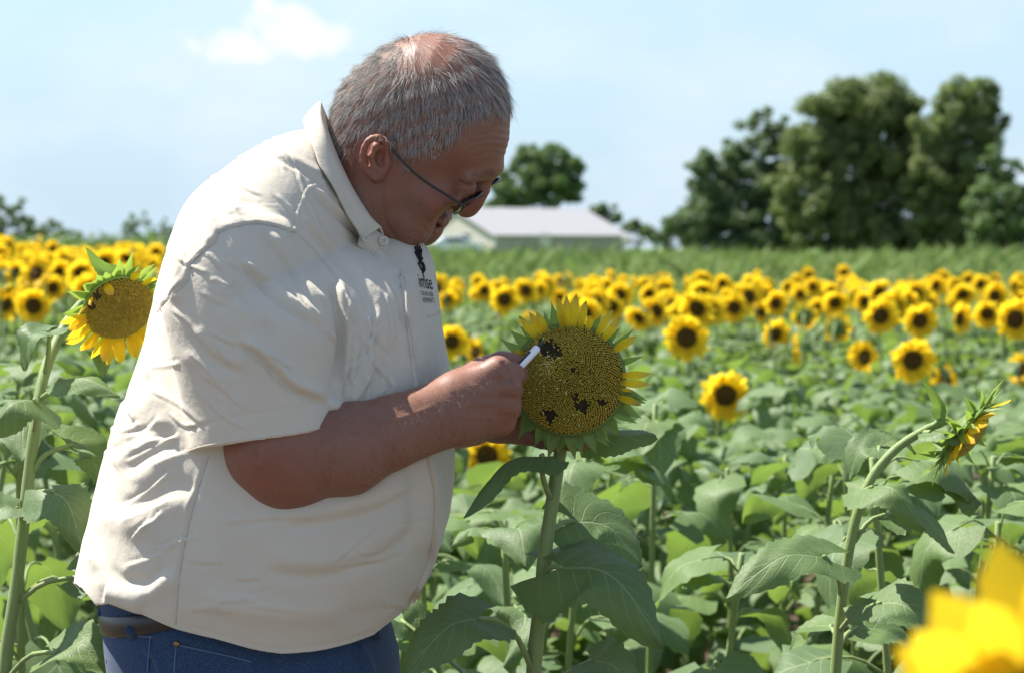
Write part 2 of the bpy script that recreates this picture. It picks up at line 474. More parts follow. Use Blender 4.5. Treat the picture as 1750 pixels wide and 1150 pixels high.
# in local axes: x along the long wall, y across; the left gable leans out to the left in view
g = Geo()
def wall_prism(g, x0, x1):
    V = [(x0, 0, 0), (x0, Wb, 0), (x0, Wb, eave), (x0, Wb / 2, ridge), (x0, 0, eave), (x1, 0, 0), (x1, Wb, 0), (x1, Wb, eave), (x1, Wb / 2, ridge), (x1, 0, eave)]
    g.add(V, [(0, 1, 2, 3, 4), (9, 8, 7, 6, 5), (0, 4, 9, 5), (1, 6, 7, 2)])
wall_prism(g, 0, Lb)
g.build("wall", M_wall, bld, False)
nrib = 22
for side in (0, 1):
    for k in range(nrib):
        x0 = -.35 + (Lb + .7) * k / nrib; x1 = -.35 + (Lb + .7) * (k + 1) / nrib - .02
        y0, y1 = (-.4, Wb / 2) if side == 0 else (Wb + .4, Wb / 2)
        z0, z1 = eave - .4 * (ridge - eave) / (Wb / 2) + .06, ridge + .06
        gg = Geo()
        gg.add([(x0, y0, z0), (x1, y0, z0), (x1, y1, z1), (x0, y1, z1), (x0, y0, z0 + .05), (x1, y0, z0 + .05), (x1, y1, z1 + .05), (x0, y1, z1 + .05)],
               [(0, 3, 2, 1), (4, 5, 6, 7), (0, 1, 5, 4), (1, 2, 6, 5), (2, 3, 7, 6), (3, 0, 4, 7)])
        gg.build("roof_sheet", M_roof, bld, False)
Geo().box((-.05, -.05, 0), (.12, .1, eave)).build("corner_trim", M_trim, bld, False)
Geo().box((Lb - .12, -.05, 0), (Lb + .05, .1, eave)).build("corner_trim", M_trim, bld, False)
w = Geo().box((-.03, Wb * .30, 1.0), (-.005, Wb * .40, 2.0)).build("window", M_pane, bld, False)
Geo().box((-.06, Wb * .29, .95), (-.031, Wb * .41, 1.0)).box((-.06, Wb * .29, 2.0), (-.031, Wb * .41, 2.05)).build("frame", M_trim, w, False)
Geo().box((4.2, -.04, 0), (5.2, -.005, 2.0)).build("door", M_trim, bld, False)
# white tank at the right end of the hall
tk = P(1072, 411, 164.0)
tank = empty("tank", (tk[0], 164.0, float(terrain_z(tk[0], 164.0)))); tag(tank, "small white rounded tank at the right end of the farm building", "tank")
zt = tk[2] - tank.location.z
tube("shell", catmull([(-.4, 0, zt), (-.3, 0, zt), (0, 0, zt), (.3, 0, zt), (.4, 0, zt)], 13), [.03, .14, .21, .24, .25, .25, .25, .25, .25, .24, .21, .14, .03], M_wall, tank, 14)
for dx in (-.3, .3): tube("leg", [(dx * .7, 0, 0), (dx * .7, 0, zt - .2)], .05, M_wall, tank, 6)

# ---- pale car parked before the gable
def car(loc, rz):
    c = empty("parked_car", loc); c.rotation_euler.z = rz
    tag(c, "white car parked in front of the building's cream gable wall", "car")
    M_car = plain("white_car_paint", (0.72, 0.74, 0.76), 0.25, 0.5, .03); M_tyre = plain("tyre_rubber", (0.02, 0.02, 0.02), 0.9)
    prof_ = [(-2.2, .35), (-2.25, .75), (-2.0, .95), (-1.3, 1.0), (-.7, 1.42), (.7, 1.45), (1.5, 1.05), (2.2, .9), (2.25, .4)]
    V = []
    for s, k in ((-.86, 1), (-.80, 1.0), (.80, 1.0), (.86, 1)):
        for x, z in prof_:
            yy = s * (.86 if z > 1.1 else 1); V.append((x * (1 if abs(s) > .82 else 1.005), yy, z + (.0 if abs(s) > .82 else .03)))
    n = len(prof_); F = grid_faces(4, n) + [(0, n, 2 * n, 3 * n), (n - 1, 4 * n - 1, 3 * n - 1, 2 * n - 1)] + [tuple(range(n)), tuple(reversed(range(3 * n, 4 * n)))]
    mesh_obj("body", V, F, M_car, c, False)
    for s in (-1, 1):
        mesh_obj("side_window", [(-.6, s * .88, 1.05), (-.35, s * .80, 1.36), (.6, s * .80, 1.38), (1.15, s * .88, 1.08)], [(0, 1, 2, 3)], M_pane, c, False)
        for x in (-1.4, 1.4):
            w = tube("wheel", [(x, s * .68, .33), (x, s * .88, .33)], .33, M_tyre, c, 16)
            tube("rim", [(x, s * .885, .33), (x, s * .90, .33)], .2, M_trim, w, 12)
    return c
cp = P(772, 425, 150.0)
car((cp[0], 150.0, float(terrain_z(cp[0], 150.0))), math.radians(8))
# ================================================================== sunflowers
def leaf_material():
    t = NT("sunflower_leaf")
    uv = t.n("UVMap", uv_map="leaf_uv").outputs[0]
    sp = t.n("SeparateXYZ"); t.l(uv, sp.inputs[0])
    u, v = sp.outputs[0], t.math('ABSOLUTE', t.math('SUBTRACT', sp.outputs[1], 0.5))
    p = t.pos(); oi = t.n("ObjectInfo").outputs["Random"]
    n1 = t.noise(22, 4, .6, p); n2 = t.noise(240, 3, .6, p)
    base = t.mix(n1, (0.105, 0.170, 0.070), (0.150, 0.222, 0.100))
    n0 = t.noise(3.5, 3, .6, p)
    base = t.mix(t.rng(n0, .35, .65, 0, .55), base, (0.070, 0.125, 0.052))
    base = t.mix(oi, base, (0.130, 0.205, 0.062))
    base = t.mix(t.rng(t.noise(45, 5, .7, p), .66, .78, 0, .7), base, (0.19, 0.20, 0.075))        # yellowing, insect marks
    # mid-rib and side veins
    q = t.math('SUBTRACT', t.math('MULTIPLY', t.math('SUBTRACT', u, t.math('MULTIPLY', v, 0.75)), 6.5), 0.25)
    fr = t.math('ABSOLUTE', t.math('SUBTRACT', t.math('FRACT', q), 0.5))
    side = t.rng(fr, 0.0, 0.075, 1, 0, True)
    midv = t.rng(v, 0.0, 0.022, 1, 0, True)
    vein = t.math('MAXIMUM', t.math('MULTIPLY', side, t.rng(v, .05, .42, .75, .15)), midv)
    small = t.n("TexVoronoi", feature='DISTANCE_TO_EDGE'); small.inputs["Scale"].default_value = 130; t.l(p, small.inputs["Vector"])
    net = t.rng(small.outputs["Distance"], 0, .10, 1, 0)
    c = t.mix(t.math('MULTIPLY', vein, 0.85), base, (0.30, 0.38, 0.20))
    c = t.mix(t.math('MULTIPLY', net, 0.10), c, (0.05, 0.09, 0.03))
    back = t.n("NewGeometry").outputs["Backfacing"]
    c = t.mix(t.math('MULTIPLY', back, .45), c, (0.17, 0.24, 0.115))
    hgt = t.math('SUBTRACT', t.math('MULTIPLY', n2, .15), t.math('ADD', vein, t.math('MULTIPLY', net, .3)))
    b = t.bsdf(c, t.rng(n1, .3, .7, .50, .64), 0.42, t.bump(hgt, .42, .0016))
    tr = t.n("BsdfTranslucent")
    t.val(tr.inputs[0], t.mix(t.math('MULTIPLY', vein, .6), (0.21, 0.33, 0.050), (0.30, 0.38, 0.10)))
    mx = t.n("MixShader"); mx.inputs[0].default_value = 0.36
    t.l(b.outputs[0], mx.inputs[1]); t.l(tr.outputs[0], mx.inputs[2])
    return t.done(mx.outputs[0])
M_sleaf = leaf_material()

def stem_material(name, c1, c2):
    t = NT(name); p = t.obj()
    m = t.n("Mapping"); m.inputs["Scale"].default_value = (1, 1, .08); t.l(p, m.inputs[0])
    n = t.noise(220, 3, .6, m.outputs[0]); n2 = t.noise(9, 3, .6, p); n3 = t.noise(700, 2, .6, p)
    c = t.mix(n, c1, c2); c = t.mix(t.rng(n2, .55, .75, 0, .4), c, (0.30, 0.30, 0.14))
    b = t.bsdf(c, .55, .35, t.bump(t.math('ADD', n, n3), .5, .0012), Sheen_Weight=.12, Subsurface_Weight=0.08, Subsurface_Scale=0.004)
    return t.done(b.outputs[0])
M_stem = stem_material("sunflower_stem", (0.145, 0.220, 0.060), (0.235, 0.305, 0.105))
def petal_material():
    t = NT("ray_petal"); uv = t.n("UVMap", uv_map="leaf_uv").outputs[0]
    sp = t.n("SeparateXYZ"); t.l(uv, sp.inputs[0])
    oi = t.n("ObjectInfo").outputs["Random"]
    n = t.noise(120, 3, .6, t.pos())
    c = t.mix(n, (0.86, 0.55, 0.010), (0.90, 0.66, 0.030))
    c = t.mix(t.rng(sp.outputs[0], .0, .45, .55, 0), c, (0.80, 0.40, 0.006))
    fade = t.n("Attribute", attribute_name="wilt").outputs["Fac"]
    c = t.mix(t.math('MULTIPLY', t.rng(t.math('ADD', sp.outputs[0], t.math('MULTIPLY', n, .25)), .62, .95), fade), c, (0.44, 0.28, 0.15))
    w = t.n("TexWave"); w.bands_direction = 'Y'; w.inputs["Scale"].default_value = 1.6; t.l(uv, w.inputs["Vector"])
    b = t.bsdf(c, .55, .25, t.bump(w.outputs["Fac"], .5, .0012))
    tr = t.n("BsdfTranslucent"); t.val(tr.inputs[0], t.mix(n, (0.90, 0.62, 0.015), (0.94, 0.72, 0.04)))
    mx = t.n("MixShader"); mx.inputs[0].default_value = .55
    t.l(b.outputs[0], mx.inputs[1]); t.l(tr.outputs[0], mx.inputs[2])
    return t.done(mx.outputs[0])
M_petal = petal_material()
def bract_material():
    t = NT("green_bract"); p = t.obj(); n = t.noise(160, 3, .6, p); oi = t.n("ObjectInfo").outputs["Random"]
    c = t.mix(n, (0.13, 0.22, 0.060), (0.21, 0.31, 0.10)); c = t.mix(t.math('MULTIPLY', oi, .6), c, (0.24, 0.33, 0.09))
    b = t.bsdf(c, .55, .35, t.bump(n, .3, .001))
    tr = t.n("BsdfTranslucent"); t.val(tr.inputs[0], (0.30, 0.44, 0.06))
    mx = t.n("MixShader"); mx.inputs[0].default_value = .4
    t.l(b.outputs[0], mx.inputs[1]); t.l(tr.outputs[0], mx.inputs[2])
    return t.done(mx.outputs[0])
M_bract = bract_material()
def disc_material():
    t = NT("brown_disc"); p = t.obj()
    ln = t.n("VectorMath", operation='LENGTH'); t.l(p, ln.inputs[0])
    n = t.n("TexVoronoi"); n.inputs["Scale"].default_value = 260; t.l(p, n.inputs["Vector"])
    n2 = t.noise(60, 4, .6, p)
    c = t.mix(n.outputs["Distance"], (0.12, 0.065, 0.010), (0.040, 0.020, 0.006))
    c = t.mix(t.rng(n2, .5, .75, 0, .6), c, (0.17, 0.10, 0.014))
    return t.done(t.bsdf(c, .85, .2, t.bump(n.outputs["Distance"], .9, .004)).outputs[0])
M_disc = disc_material()
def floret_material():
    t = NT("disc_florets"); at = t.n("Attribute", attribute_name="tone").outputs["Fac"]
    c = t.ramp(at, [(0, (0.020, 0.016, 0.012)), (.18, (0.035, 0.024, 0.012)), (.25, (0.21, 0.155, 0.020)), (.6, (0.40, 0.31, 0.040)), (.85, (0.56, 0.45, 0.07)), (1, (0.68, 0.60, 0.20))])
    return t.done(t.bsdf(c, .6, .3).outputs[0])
M_floret = floret_material()

def set_uv(me, uvs):
    l = me.uv_layers.new(name="leaf_uv")
    idx = np.zeros(len(me.loops), np.int32); me.loops.foreach_get("vertex_index", idx)
    l.data.foreach_set("uv", np.asarray(uvs, np.float32)[idx].ravel())

def leaf_mesh(name, base, mid, tip, width, up, fold=0.25, cup=0.0, wave=0.06, nu=16, nv=11, seed=0, petiole=None, pet_r=.0028, lobe=.30, twist=0.0, tooth=.055):
    """Heart-shaped blade whose mid-rib runs base -> mid -> tip; petiole: points from the stem to the base."""
    r = np.random.default_rng(seed)
    base, mid, tip, up = (np.asarray(a, float) for a in (base, mid, tip, up))
    rib = catmull([base, mid, tip], nu)
    L = np.sum(np.linalg.norm(np.diff(rib, axis=0), axis=1))
    V, UV = [], []
    ph = r.random(4) * 6.28
    for i in range(nu):
        u = i / (nu - 1)
        tg = rib[min(i + 1, nu - 1)] - rib[max(i - 1, 0)]; tg /= np.linalg.norm(tg) + 1e-9
        sd = np.cross(tg, up); sd /= np.linalg.norm(sd) + 1e-9
        nm = np.cross(sd, tg)
        a = twist * u; sd, nm = sd * math.cos(a) + nm * math.sin(a), nm * math.cos(a) - sd * math.sin(a)
        hw = width * (min(1, (u + .035) / .25) ** .62) * max(0.0, (1 - u)) ** .72 * 1.32
        for j in range(nv):
            v = j / (nv - 1) * 2 - 1; av = abs(v)
            w_ = hw * (1 + (tooth * (1 if (i + (v > 0)) % 2 else -1) if av > .99 and 0 < i < nu - 1 else 0))
            back = lobe * L * (av ** 1.6) * (1 - u) ** 3.2 * .75
            x = v * w_
            z = av * w_ * math.tan(fold) - cup * width * av * av + wave * width * av * math.sin(u * 9 + ph[0] + (2.2 if v > 0 else 0)) + .03 * width * math.sin(u * 17 + v * 6 + ph[1]) * (.3 + av)
            V.append(rib[i] + sd * x + nm * z - tg * back); UV.append((u, v * .5 + .5))
    F = grid_faces(nu, nv)
    nblade = len(V); mi = [0] * len(F)
    if petiole is not None:
        pl = catmull([*map(np.asarray, petiole), base, rib[1]], 9)
        PVv, PF = tube_geo(pl, np.linspace(pet_r * 1.35, pet_r * .7, 9), 6)
        F = F + [tuple(k + nblade for k in f) for f in PF]; mi += [1] * len(PF)
        V += PVv; UV += [(0, .5)] * len(PVv)
    me = bpy.data.meshes.new(name)
    me.from_pydata([tuple(map(float, v)) for v in V], [], F)
    me.polygons.foreach_set("use_smooth", [True] * len(F)); me.polygons.foreach_set("material_index", mi)
    me.materials.append(M_sleaf); me.materials.append(M_stem)
    set_uv(me, UV)
    return me

def petal_mesh(L, W, curl=0.2, seed=0, nu=7, nv=5, wilt=0.0, crumple=0.0, cupv=.25):
    """Petal along +X, upper side +Z."""
    r = np.random.default_rng(seed); V, UV = [], []; ph = r.random(3) * 6.28
    a = 0.0; x = z = 0.0
    for i in range(nu):
        u = i / (nu - 1)
        hw = W * (.42 + .58 * math.sin(min(1, u / .55) * math.pi / 2)) * (1 - max(0, (u - .55) / .45) ** 1.9) ** .8 + W * .03
        a = curl * (u ** 1.5) + crumple * math.sin(u * 8 + ph[0]) * u
        if i: x += L / (nu - 1) * math.cos(a); z += L / (nu - 1) * math.sin(a)
        for j in range(nv):
            v = j / (nv - 1) * 2 - 1
            V.append((x, v * hw * (1 - .35 * wilt * u), z + cupv * hw * v * v + crumple * .12 * L * u * math.sin(v * 4 + u * 9 + ph[1]) + .06 * hw * math.cos(v * 9)))
            UV.append((u, v * .5 + .5))
    me = bpy.data.meshes.new("petal")
    me.from_pydata(V, [], grid_faces(nu, nv)); me.polygons.foreach_set("use_smooth", [True] * len(me.polygons))
    me.materials.append(M_petal); set_uv(me, UV)
    me.attributes.new("wilt", 'FLOAT', 'POINT').data.foreach_set("value", [wilt] * len(V))
    return me

def bract_mesh(L, W, curl, seed=0, nu=7):
    r = np.random.default_rng(seed); V = []; x = z = 0.0; side = r.normal(0, .12)
    y0 = 0.0
    for i in range(nu):
        u = i / (nu - 1); a = curl * u ** 1.3
        if i: x += L / (nu - 1) * math.cos(a); z += L / (nu - 1) * math.sin(a); y0 += L / (nu - 1) * side * u
        hw = W * (1 - u) ** .9 * (.75 + .5 * math.sin(min(1, u * 2.5) * math.pi / 2)) * (1 if u < .5 else .55 + .45 * (1 - (u - .5) * 2)) + W * .02
        for v in (-1, -.4, .4, 1): V.append((x, y0 + v * hw, z + .35 * hw * v * v))
    me = bpy.data.meshes.new("bract"); me.from_pydata(V, [], grid_faces(nu, 4)); me.polygons.foreach_set("use_smooth", [True] * len(me.polygons))
    me.materials.append(M_bract)
    return me

def disc_mesh(R, dome, back, seg=24, rings=8, name="disc"):
    """Domed face (+Z) and green back of a flower head."""
    V, F, mi = [], [], []
    for i in range(rings + 1):
        a = i / rings
        for k in range(seg): V.append((R * a * math.cos(2 * math.pi * k / seg), R * a * math.sin(2 * math.pi * k / seg), dome * (1 - a * a) ** .75))
    F += grid_faces(rings + 1, seg, True); mi += [0] * len(F)
    prof_ = [(1.06, -.10), (1.02, -.45), (.7, -.85), (.3, -1.05), (.12, -1.15)]
    o = len(V) - seg
    for a, z in prof_:
        for k in range(seg): V.append((R * a * math.cos(2 * math.pi * k / seg), R * a * math.sin(2 * math.pi * k / seg), back * z))
    G = [tuple(x + o for x in f) for f in grid_faces(len(prof_) + 1, seg, True)]
    F += G; mi += [1] * len(G)
    me = bpy.data.meshes.new(name); me.from_pydata(V, [], F)
    me.polygons.foreach_set("use_smooth", [True] * len(F)); me.polygons.foreach_set("material_index", mi)
    me.materials.append(M_disc); me.materials.append(M_bract)
    return me

def florets_mesh(R, dome, n, seed, holes_and_lit=(), shift=0.0):
    r = np.random.default_rng(seed); V, F, T = [], [], []
    ga = math.pi * (3 - math.sqrt(5))
    for i in range(n):
        a = math.sqrt((i + .5) / n); rr = a * R * .985; th = i * ga
        x, y = rr * math.cos(th) + r.normal(0, .004) * R, rr * math.sin(th) + r.normal(0, .004) * R
        nz = np.array([x * 1.1 * dome / (R * R), y * 1.1 * dome / (R * R), 1.0]); nz /= np.linalg.norm(nz)
        z = dome * (1 - a * a) ** .75
        s = R * 1.55 / math.sqrt(n); h = s * r.uniform(1.0, 1.5)
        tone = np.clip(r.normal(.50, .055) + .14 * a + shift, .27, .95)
        if r.random() < .025: tone = min(1, tone + .3)
        for hx, hy, hr_, k in holes_and_lit:
            dd = math.hypot(x / R - hx, y / R - hy) + r.normal(0, .025)
            if dd < hr_:
                if k == 0: h *= .12; tone = r.uniform(.0, .15)
                else: tone = min(1, tone + k * (1 - dd / hr_) * r.uniform(.3, 1.2)); h *= r.uniform(.8, 1.35)  # loose florets, with a sunlit patch painted into their tone
        u = np.cross(nz, [math.cos(th + 1.57), math.sin(th + 1.57), 0]); u /= np.linalg.norm(u) + 1e-9; w = np.cross(nz, u)
        c = np.array([x, y, z]); o = len(V); m = 5
        for hh, rs in ((-.2 * s, .60), (h * .55, .58), (h, .26)):
            for k in range(m):
                b = 2 * math.pi * k / m + th
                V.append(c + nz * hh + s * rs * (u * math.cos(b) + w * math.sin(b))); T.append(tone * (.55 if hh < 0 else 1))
        for lv in range(2):
            for k in range(m): F.append((o + lv * m + k, o + lv * m + (k + 1) % m, o + (lv + 1) * m + (k + 1) % m, o + (lv + 1) * m + k))
        F.append(tuple(o + 2 * m + k for k in range(m)))
    me = bpy.data.meshes.new("florets"); me.from_pydata([tuple(v) for v in V], [], F)
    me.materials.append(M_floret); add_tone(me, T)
    me.polygons.foreach_set("use_smooth", [True] * len(F))
    return me

def frame(z, xhint):
    z = Vector(z).normalized(); x = Vector(xhint); x = (x - z * x.dot(z)).normalized(); y = z.cross(x)
    return Matrix((x, y, z)).transposed()

def polar(R, th, z=0.0, tilt=0.0, roll=0.0):
    """Matrix placing a petal (along +X) at angle th on the rim, tilted up towards +Z by tilt."""
    return Matrix.Rotation(th, 4, 'Z') @ Matrix.Translation((R, 0, z)) @ Matrix.Rotation(-tilt, 4, 'Y') @ Matrix.Rotation(roll, 4, 'X')

# ---- shared meshes for the plants of the field
r_ = np.random.default_rng(5)
FIELD_LEAVES = []
for k in range(12):
    L = r_.uniform(.14, .22); W = L * r_.uniform(.40, .52); pl = r_.uniform(.07, .13); rise = r_.uniform(.02, .07); dr = r_.uniform(.5, 1.25)
    b = np.array([pl, 0, rise]); mid_ = b + np.array([L * .42, r_.normal(0, .012), L * (.10 - dr * .28)]); tp = b + np.array([L * (.88 - dr * .22), r_.normal(0, .025), -L * dr * .75])
    FIELD_LEAVES.append(leaf_mesh("leaf", b, mid_, tp, W, (0, 0, 1), r_.uniform(-.25, .35), r_.uniform(-.05, .35), .09, 12, 9, k, [(0, 0, 0), (pl * .5, 0, rise * .8 + .012)], .0026, twist=r_.normal(0, .25)))
COARSE_LEAVES = []
for k in range(10):
    L = r_.uniform(.13, .20); W = L * r_.uniform(.40, .54); pl = r_.uniform(.06, .11); rise = r_.uniform(.02, .06); dr = r_.uniform(.4, 1.25)
    b = np.array([pl, 0, rise]); mid_ = b + np.array([L * .42, r_.normal(0, .012), L * (.10 - dr * .28)]); tp = b + np.array([L * (.88 - dr * .22), r_.normal(0, .025), -L * dr * .75])
    COARSE_LEAVES.append(leaf_mesh("leaf", b, mid_, tp, W, (0, 0, 1), r_.uniform(-.25, .35), r_.uniform(-.05, .35), .10, 7, 5, 90 + k, None, twist=r_.normal(0, .3), tooth=.02))
FIELD_PETALS = [petal_mesh(.056, .0135, r_.uniform(-.25, .5), k, 5, 3) for k in range(6)]
FIELD_DISC = disc_mesh(.0385, .009, .020, 20, 5)
def ring_mesh(n, R, seed, L=.050):
    r = np.random.default_rng(seed); V, F, UV = [], [], []
    for k in range(n):
        src = FIELD_PETALS[r.integers(len(FIELD_PETALS))]
        m = polar(R, 2 * math.pi * k / n + r.normal(0, .05), -.004 + .003 * (k % 2), r.normal(.22 + .25 * (k % 2), .16), r.normal(0, .25)) @ Matrix.Scale(r.uniform(.85, 1.15) * L / .05, 4)
        o = len(V); V += [tuple(m @ v.co) for v in src.vertices]; F += [tuple(i + o for i in p.vertices) for p in src.polygons]
        UV += [(i // 3 / 4, (i % 3) / 2) for i in range(15)]
    me = bpy.data.meshes.new("petals"); me.from_pydata(V, [], F); me.polygons.foreach_set("use_smooth", [True] * len(F)); me.materials.append(M_petal); set_uv(me, UV)
    me.attributes.new("wilt", 'FLOAT', 'POINT').data.foreach_set("value", [0.0] * len(V))
    return me
RINGS = [ring_mesh(34, .036, 40 + k) for k in range(4)]
BR = bract_mesh(.038, .009, .5, 3, 5)
def bract_ring(n, R):
    r = np.random.default_rng(77); V, F = [], []
    for k in range(n):
        m = polar(R, 2 * math.pi * k / n + r.normal(0, .08), -.008, r.normal(-.25, .2)); o = len(V)
        V += [tuple(m @ v.co) for v in BR.vertices]; F += [tuple(i + o for i in p.vertices) for p in BR.polygons]
    me = bpy.data.meshes.new("bracts"); me.from_pydata(V, [], F); me.materials.append(M_bract); return me
BRACTS = bract_ring(22, .037)

def field_plant(head, label, group, face=None, size=1.0, nleaf=9, seed=0, topped=False, fmax=.93, single=False, leaf_scale=1.0, hmin=.25):
    """A sunflower of the field. head: world point of the flower centre (or of the cut end of the stem)."""
    r = np.random.default_rng(seed)
    head = np.asarray(head, float)
    face = np.asarray(face if face is not None else (r.normal(0, .5), -1, r.normal(-.12, .2)), float); face /= np.linalg.norm(face)
    behind = head - face * (.028 * size)
    bx, by = head[0] - face[0] * .10 + r.normal(0, .05), head[1] - face[1] * .10 + r.normal(0, .04)
    base = np.array([bx, by, float(terrain_z(bx, by)) - .03])
    root = empty("sunflower", base); tag(root, label, "sunflower", group)
    H_ = head[2] - base[2]
    if topped: path = [(0, 0, 0), (r.normal(0, .01), r.normal(0, .01), H_ * .5), tuple(head - base)]
    else: path = [(0, 0, 0), (r.normal(0, .012), r.normal(0, .012), H_ * .5), tuple(behind - base - face * .07 + [0, 0, -.07]), tuple(behind - base - face * .02 + [0, 0, .012]), tuple(behind - base)]
    sp = catmull(path, 14)
    tube("stem", sp, np.linspace(.0095, .0055, 14) * (1 if not topped else .92), M_stem, root, 7)
    th = r.random() * 6.28
    for k in range(nleaf):
        f = hmin + ((.99 if topped else fmax) - hmin) * (k + r.random() * .6 + (.4 if topped else 0)) / nleaf
        i = float(np.interp(f * (sp[:, 2].max()), np.maximum.accumulate(sp[:, 2]), np.arange(14))); i = min(i, 12.99); a = sp[int(i)] * (1 - i % 1) + sp[min(13, int(i) + 1)] * (i % 1)
        th += 2.4 + r.normal(0, .25)
        sc = leaf_scale * (1.15 - .45 * max(0, f - .55) / .45) * r.uniform(.8, 1.15)
        m = Matrix.Translation(Vector(a)) @ Matrix.Rotation(th, 4, 'Z') @ Matrix.Rotation(r.normal(0, .18), 4, 'Y') @ Matrix.Rotation(r.normal(0, .2), 4, 'X') @ Matrix.Scale(sc, 4)
        new_obj("leaf", FIELD_LEAVES[r.integers(12)], root, m)
    if topped:
        for k in range(3):                       # young leaves round the cut
            th += 2.1 + r.normal(0, .3)
            m = Matrix.Translation(Vector(sp[12] * (.4 + .2 * k) + sp[13] * (.6 - .2 * k))) @ Matrix.Rotation(th, 4, 'Z') @ Matrix.Rotation(-.35 + r.normal(0, .15), 4, 'Y') @ Matrix.Scale(leaf_scale * r.uniform(.5, .85), 4)
            new_obj("leaf", FIELD_LEAVES[r.integers(12)], root, m)
        return root
    M = Matrix.Translation(Vector(head - base)) @ frame(face, (r.normal(), .1, r.normal())).to_4x4() @ Matrix.Scale(size, 4)
    hd = new_obj("flower_head", FIELD_DISC, root, M)
    if single:
        n = 32
        for k in range(n):
            new_obj("petal", FIELD_PETALS[r.integers(6)], hd, polar(.036, 2 * math.pi * k / n + r.normal(0, .05), -.004 + .003 * (k % 2), r.normal(.2 + .25 * (k % 2), .16), r.normal(0, .25)) @ Matrix.Scale(r.uniform(.85, 1.15), 4))
    else:
        tag(new_obj("petals", RINGS[r.integers(4)], hd), kind="stuff")
    tag(new_obj("bracts", BRACTS, hd), kind="stuff")
    return root

# ---- flowers one can tell apart in the photograph: picture position, width in px, facing (sideways, up), label
SPOT = [
    (1240, 675, 84, .05, -.15, "sunflower standing alone low in the green, right of the big flower head"),
    (1560, 615, 76, .05, -.10, "large open sunflower directly above the nodding flower at the right"),
    (1173, 577, 78, -.15, -.10, "large open sunflower nearest to the right of the big flower head"),
    (1505, 540, 62, .0, -.05, "open sunflower with big dark centre, upper left of the large right-hand one"),
    (1572, 548, 60, .05, -.05, "open sunflower midway above the large right-hand one"),
    (1735, 546, 72, .25, -.05, "large open sunflower cut by the right picture edge"),
    (1478, 610, 58, -.95, -.05, "sunflower turned half left beside the large right-hand one"),
    (1616, 652, 58, -1.3, -.05, "sunflower seen almost edge-on above the nodding flower's bracts"),
    (1325, 571, 52, .35, -.10, "sunflower facing half right beside an edge-on bloom"),
    (1356, 598, 56, 4.0, .10, "bright bloom seen fully edge-on as a yellow sliver"),
    (1640, 545, 54, .9, -.05, "sunflower turned half right left of the edge bloom"),
    (1565, 503, 48, .0, -.10, "highest open sunflower at the right end of the back rows"),
    (1280, 507, 50, -.6, -.05, "tall sunflower of the back rows, right of the topmost pair"),
    (1200, 500, 46, .05, -.30, "topmost open sunflower above the cluster right of the big head"),
    (1215, 530, 54, -.5, -.10, "sunflower turned left in the cluster right of the big head"),
    (1165, 532, 52, .25, -.20, "sunflower at the left of the cluster right of the big head"),
    (1136, 516, 46, .55, -.20, "sunflower turned right at the rim of the right-hand cluster"),
    (1427, 518, 46, .1, -.35, "sunflower with lowered face in the middle of the back rows"),
    (1430, 560, 50, .4, 1.0, "sunflower showing its green back among the yellow ones"),
    (862, 512, 52, .05, -.15, "open sunflower left above the hand with the pen"),
    (772, 584, 58, .25, -.05, "open sunflower half hidden by the man's shirt pocket"),
    (813, 602, 50, -.9, -.05, "sunflower turned left just above the man's wrist"),
    (832, 778, 86, .2, .25, "low sunflower peeping out under the man's wrist"),
    (57, 523, 62, .05, -.10, "large open sunflower at the lower front of the left crowd"),
    (8, 520, 56, .2, -.10, "sunflower cut by the left picture edge in the front of the crowd"),
    (52, 492, 50, .05, -.30, "sunflower right above the large one in the left crowd"),
    (90, 492, 46, .2, -.10, "sunflower at the right of the left crowd, near the big drooping flower"),
    (1745, 630, 54, -1.2, 0, "sunflower sliver at the right edge below the large cut bloom"),
    (1375, 541, 46, .2, 1.0, "sunflower turned away left of the green-backed one"),
    (985, 520, 46, -.3, -.1, "sunflower directly above the big flower head"),
    (900, 598, 44, .5, -.1, "orange-yellow sunflower hidden behind the pen"),
    (1015, 500, 42, .2, -.1, "sunflower above the right shoulder of the big flower head"),
]
seed = 100; placed = []
for px, py, wpx, fx, fz, label in SPOT:
    d = .165 * FPX / wpx
    fy = -1.0 if fz < .8 else 1.0
    if abs(fx) > 3: fy = -.25
    size = 1.0
    field_plant(P(px, py, d), label, "sunflowers of the field", (fx, fy, fz if fz < .8 else .1), size, 9, seed, single=wpx > 45, fmax=.86, leaf_scale=.68)
    placed.append((P(px, py, d)[0], d)); seed += 1

# ---- the crowd of the back rows
def zone(px, d, table, dtab):
    for lim, text in table:
        if px < lim: break
    for dl, dt in dtab:
        if d < dl: break
    return text, dt
RIGHT_Z = [(860, "beside the man's chest"), (985, "below the left half of the white roof"), (1075, "below the right half of the white roof"), (1160, "below the gap between roof and trees"), (1360, "below the dark twin-topped tree"), (1470, "below the left half of the olive tree"), (1580, "below the right half of the olive tree"), (1670, "below the tallest tree"), (9999, "below the bushy tree at the right edge")]
LEFT_Z = [(45, "at the left picture edge"), (100, "left of the drooping flower"), (150, "just left of the drooping flower"), (200, "behind the drooping flower's left half"), (9999, "between drooping flower and the man's back")]
FRONT_Z = [(860, "beside the man's belly"), (960, "just left of the big flower's stem"), (1130, "just right of the big flower's stem"), (1280, "below the lone low sunflower"), (1440, "left of the nodding flower's stalk"), (1600, "right of the nodding flower's stalk"), (9999, "above the blurred corner bloom")]
LFRONT_Z = [(30, "at the left picture edge"), (110, "behind the drooping flower's stalk"), (9999, "between drooping flower's stalk and man")]
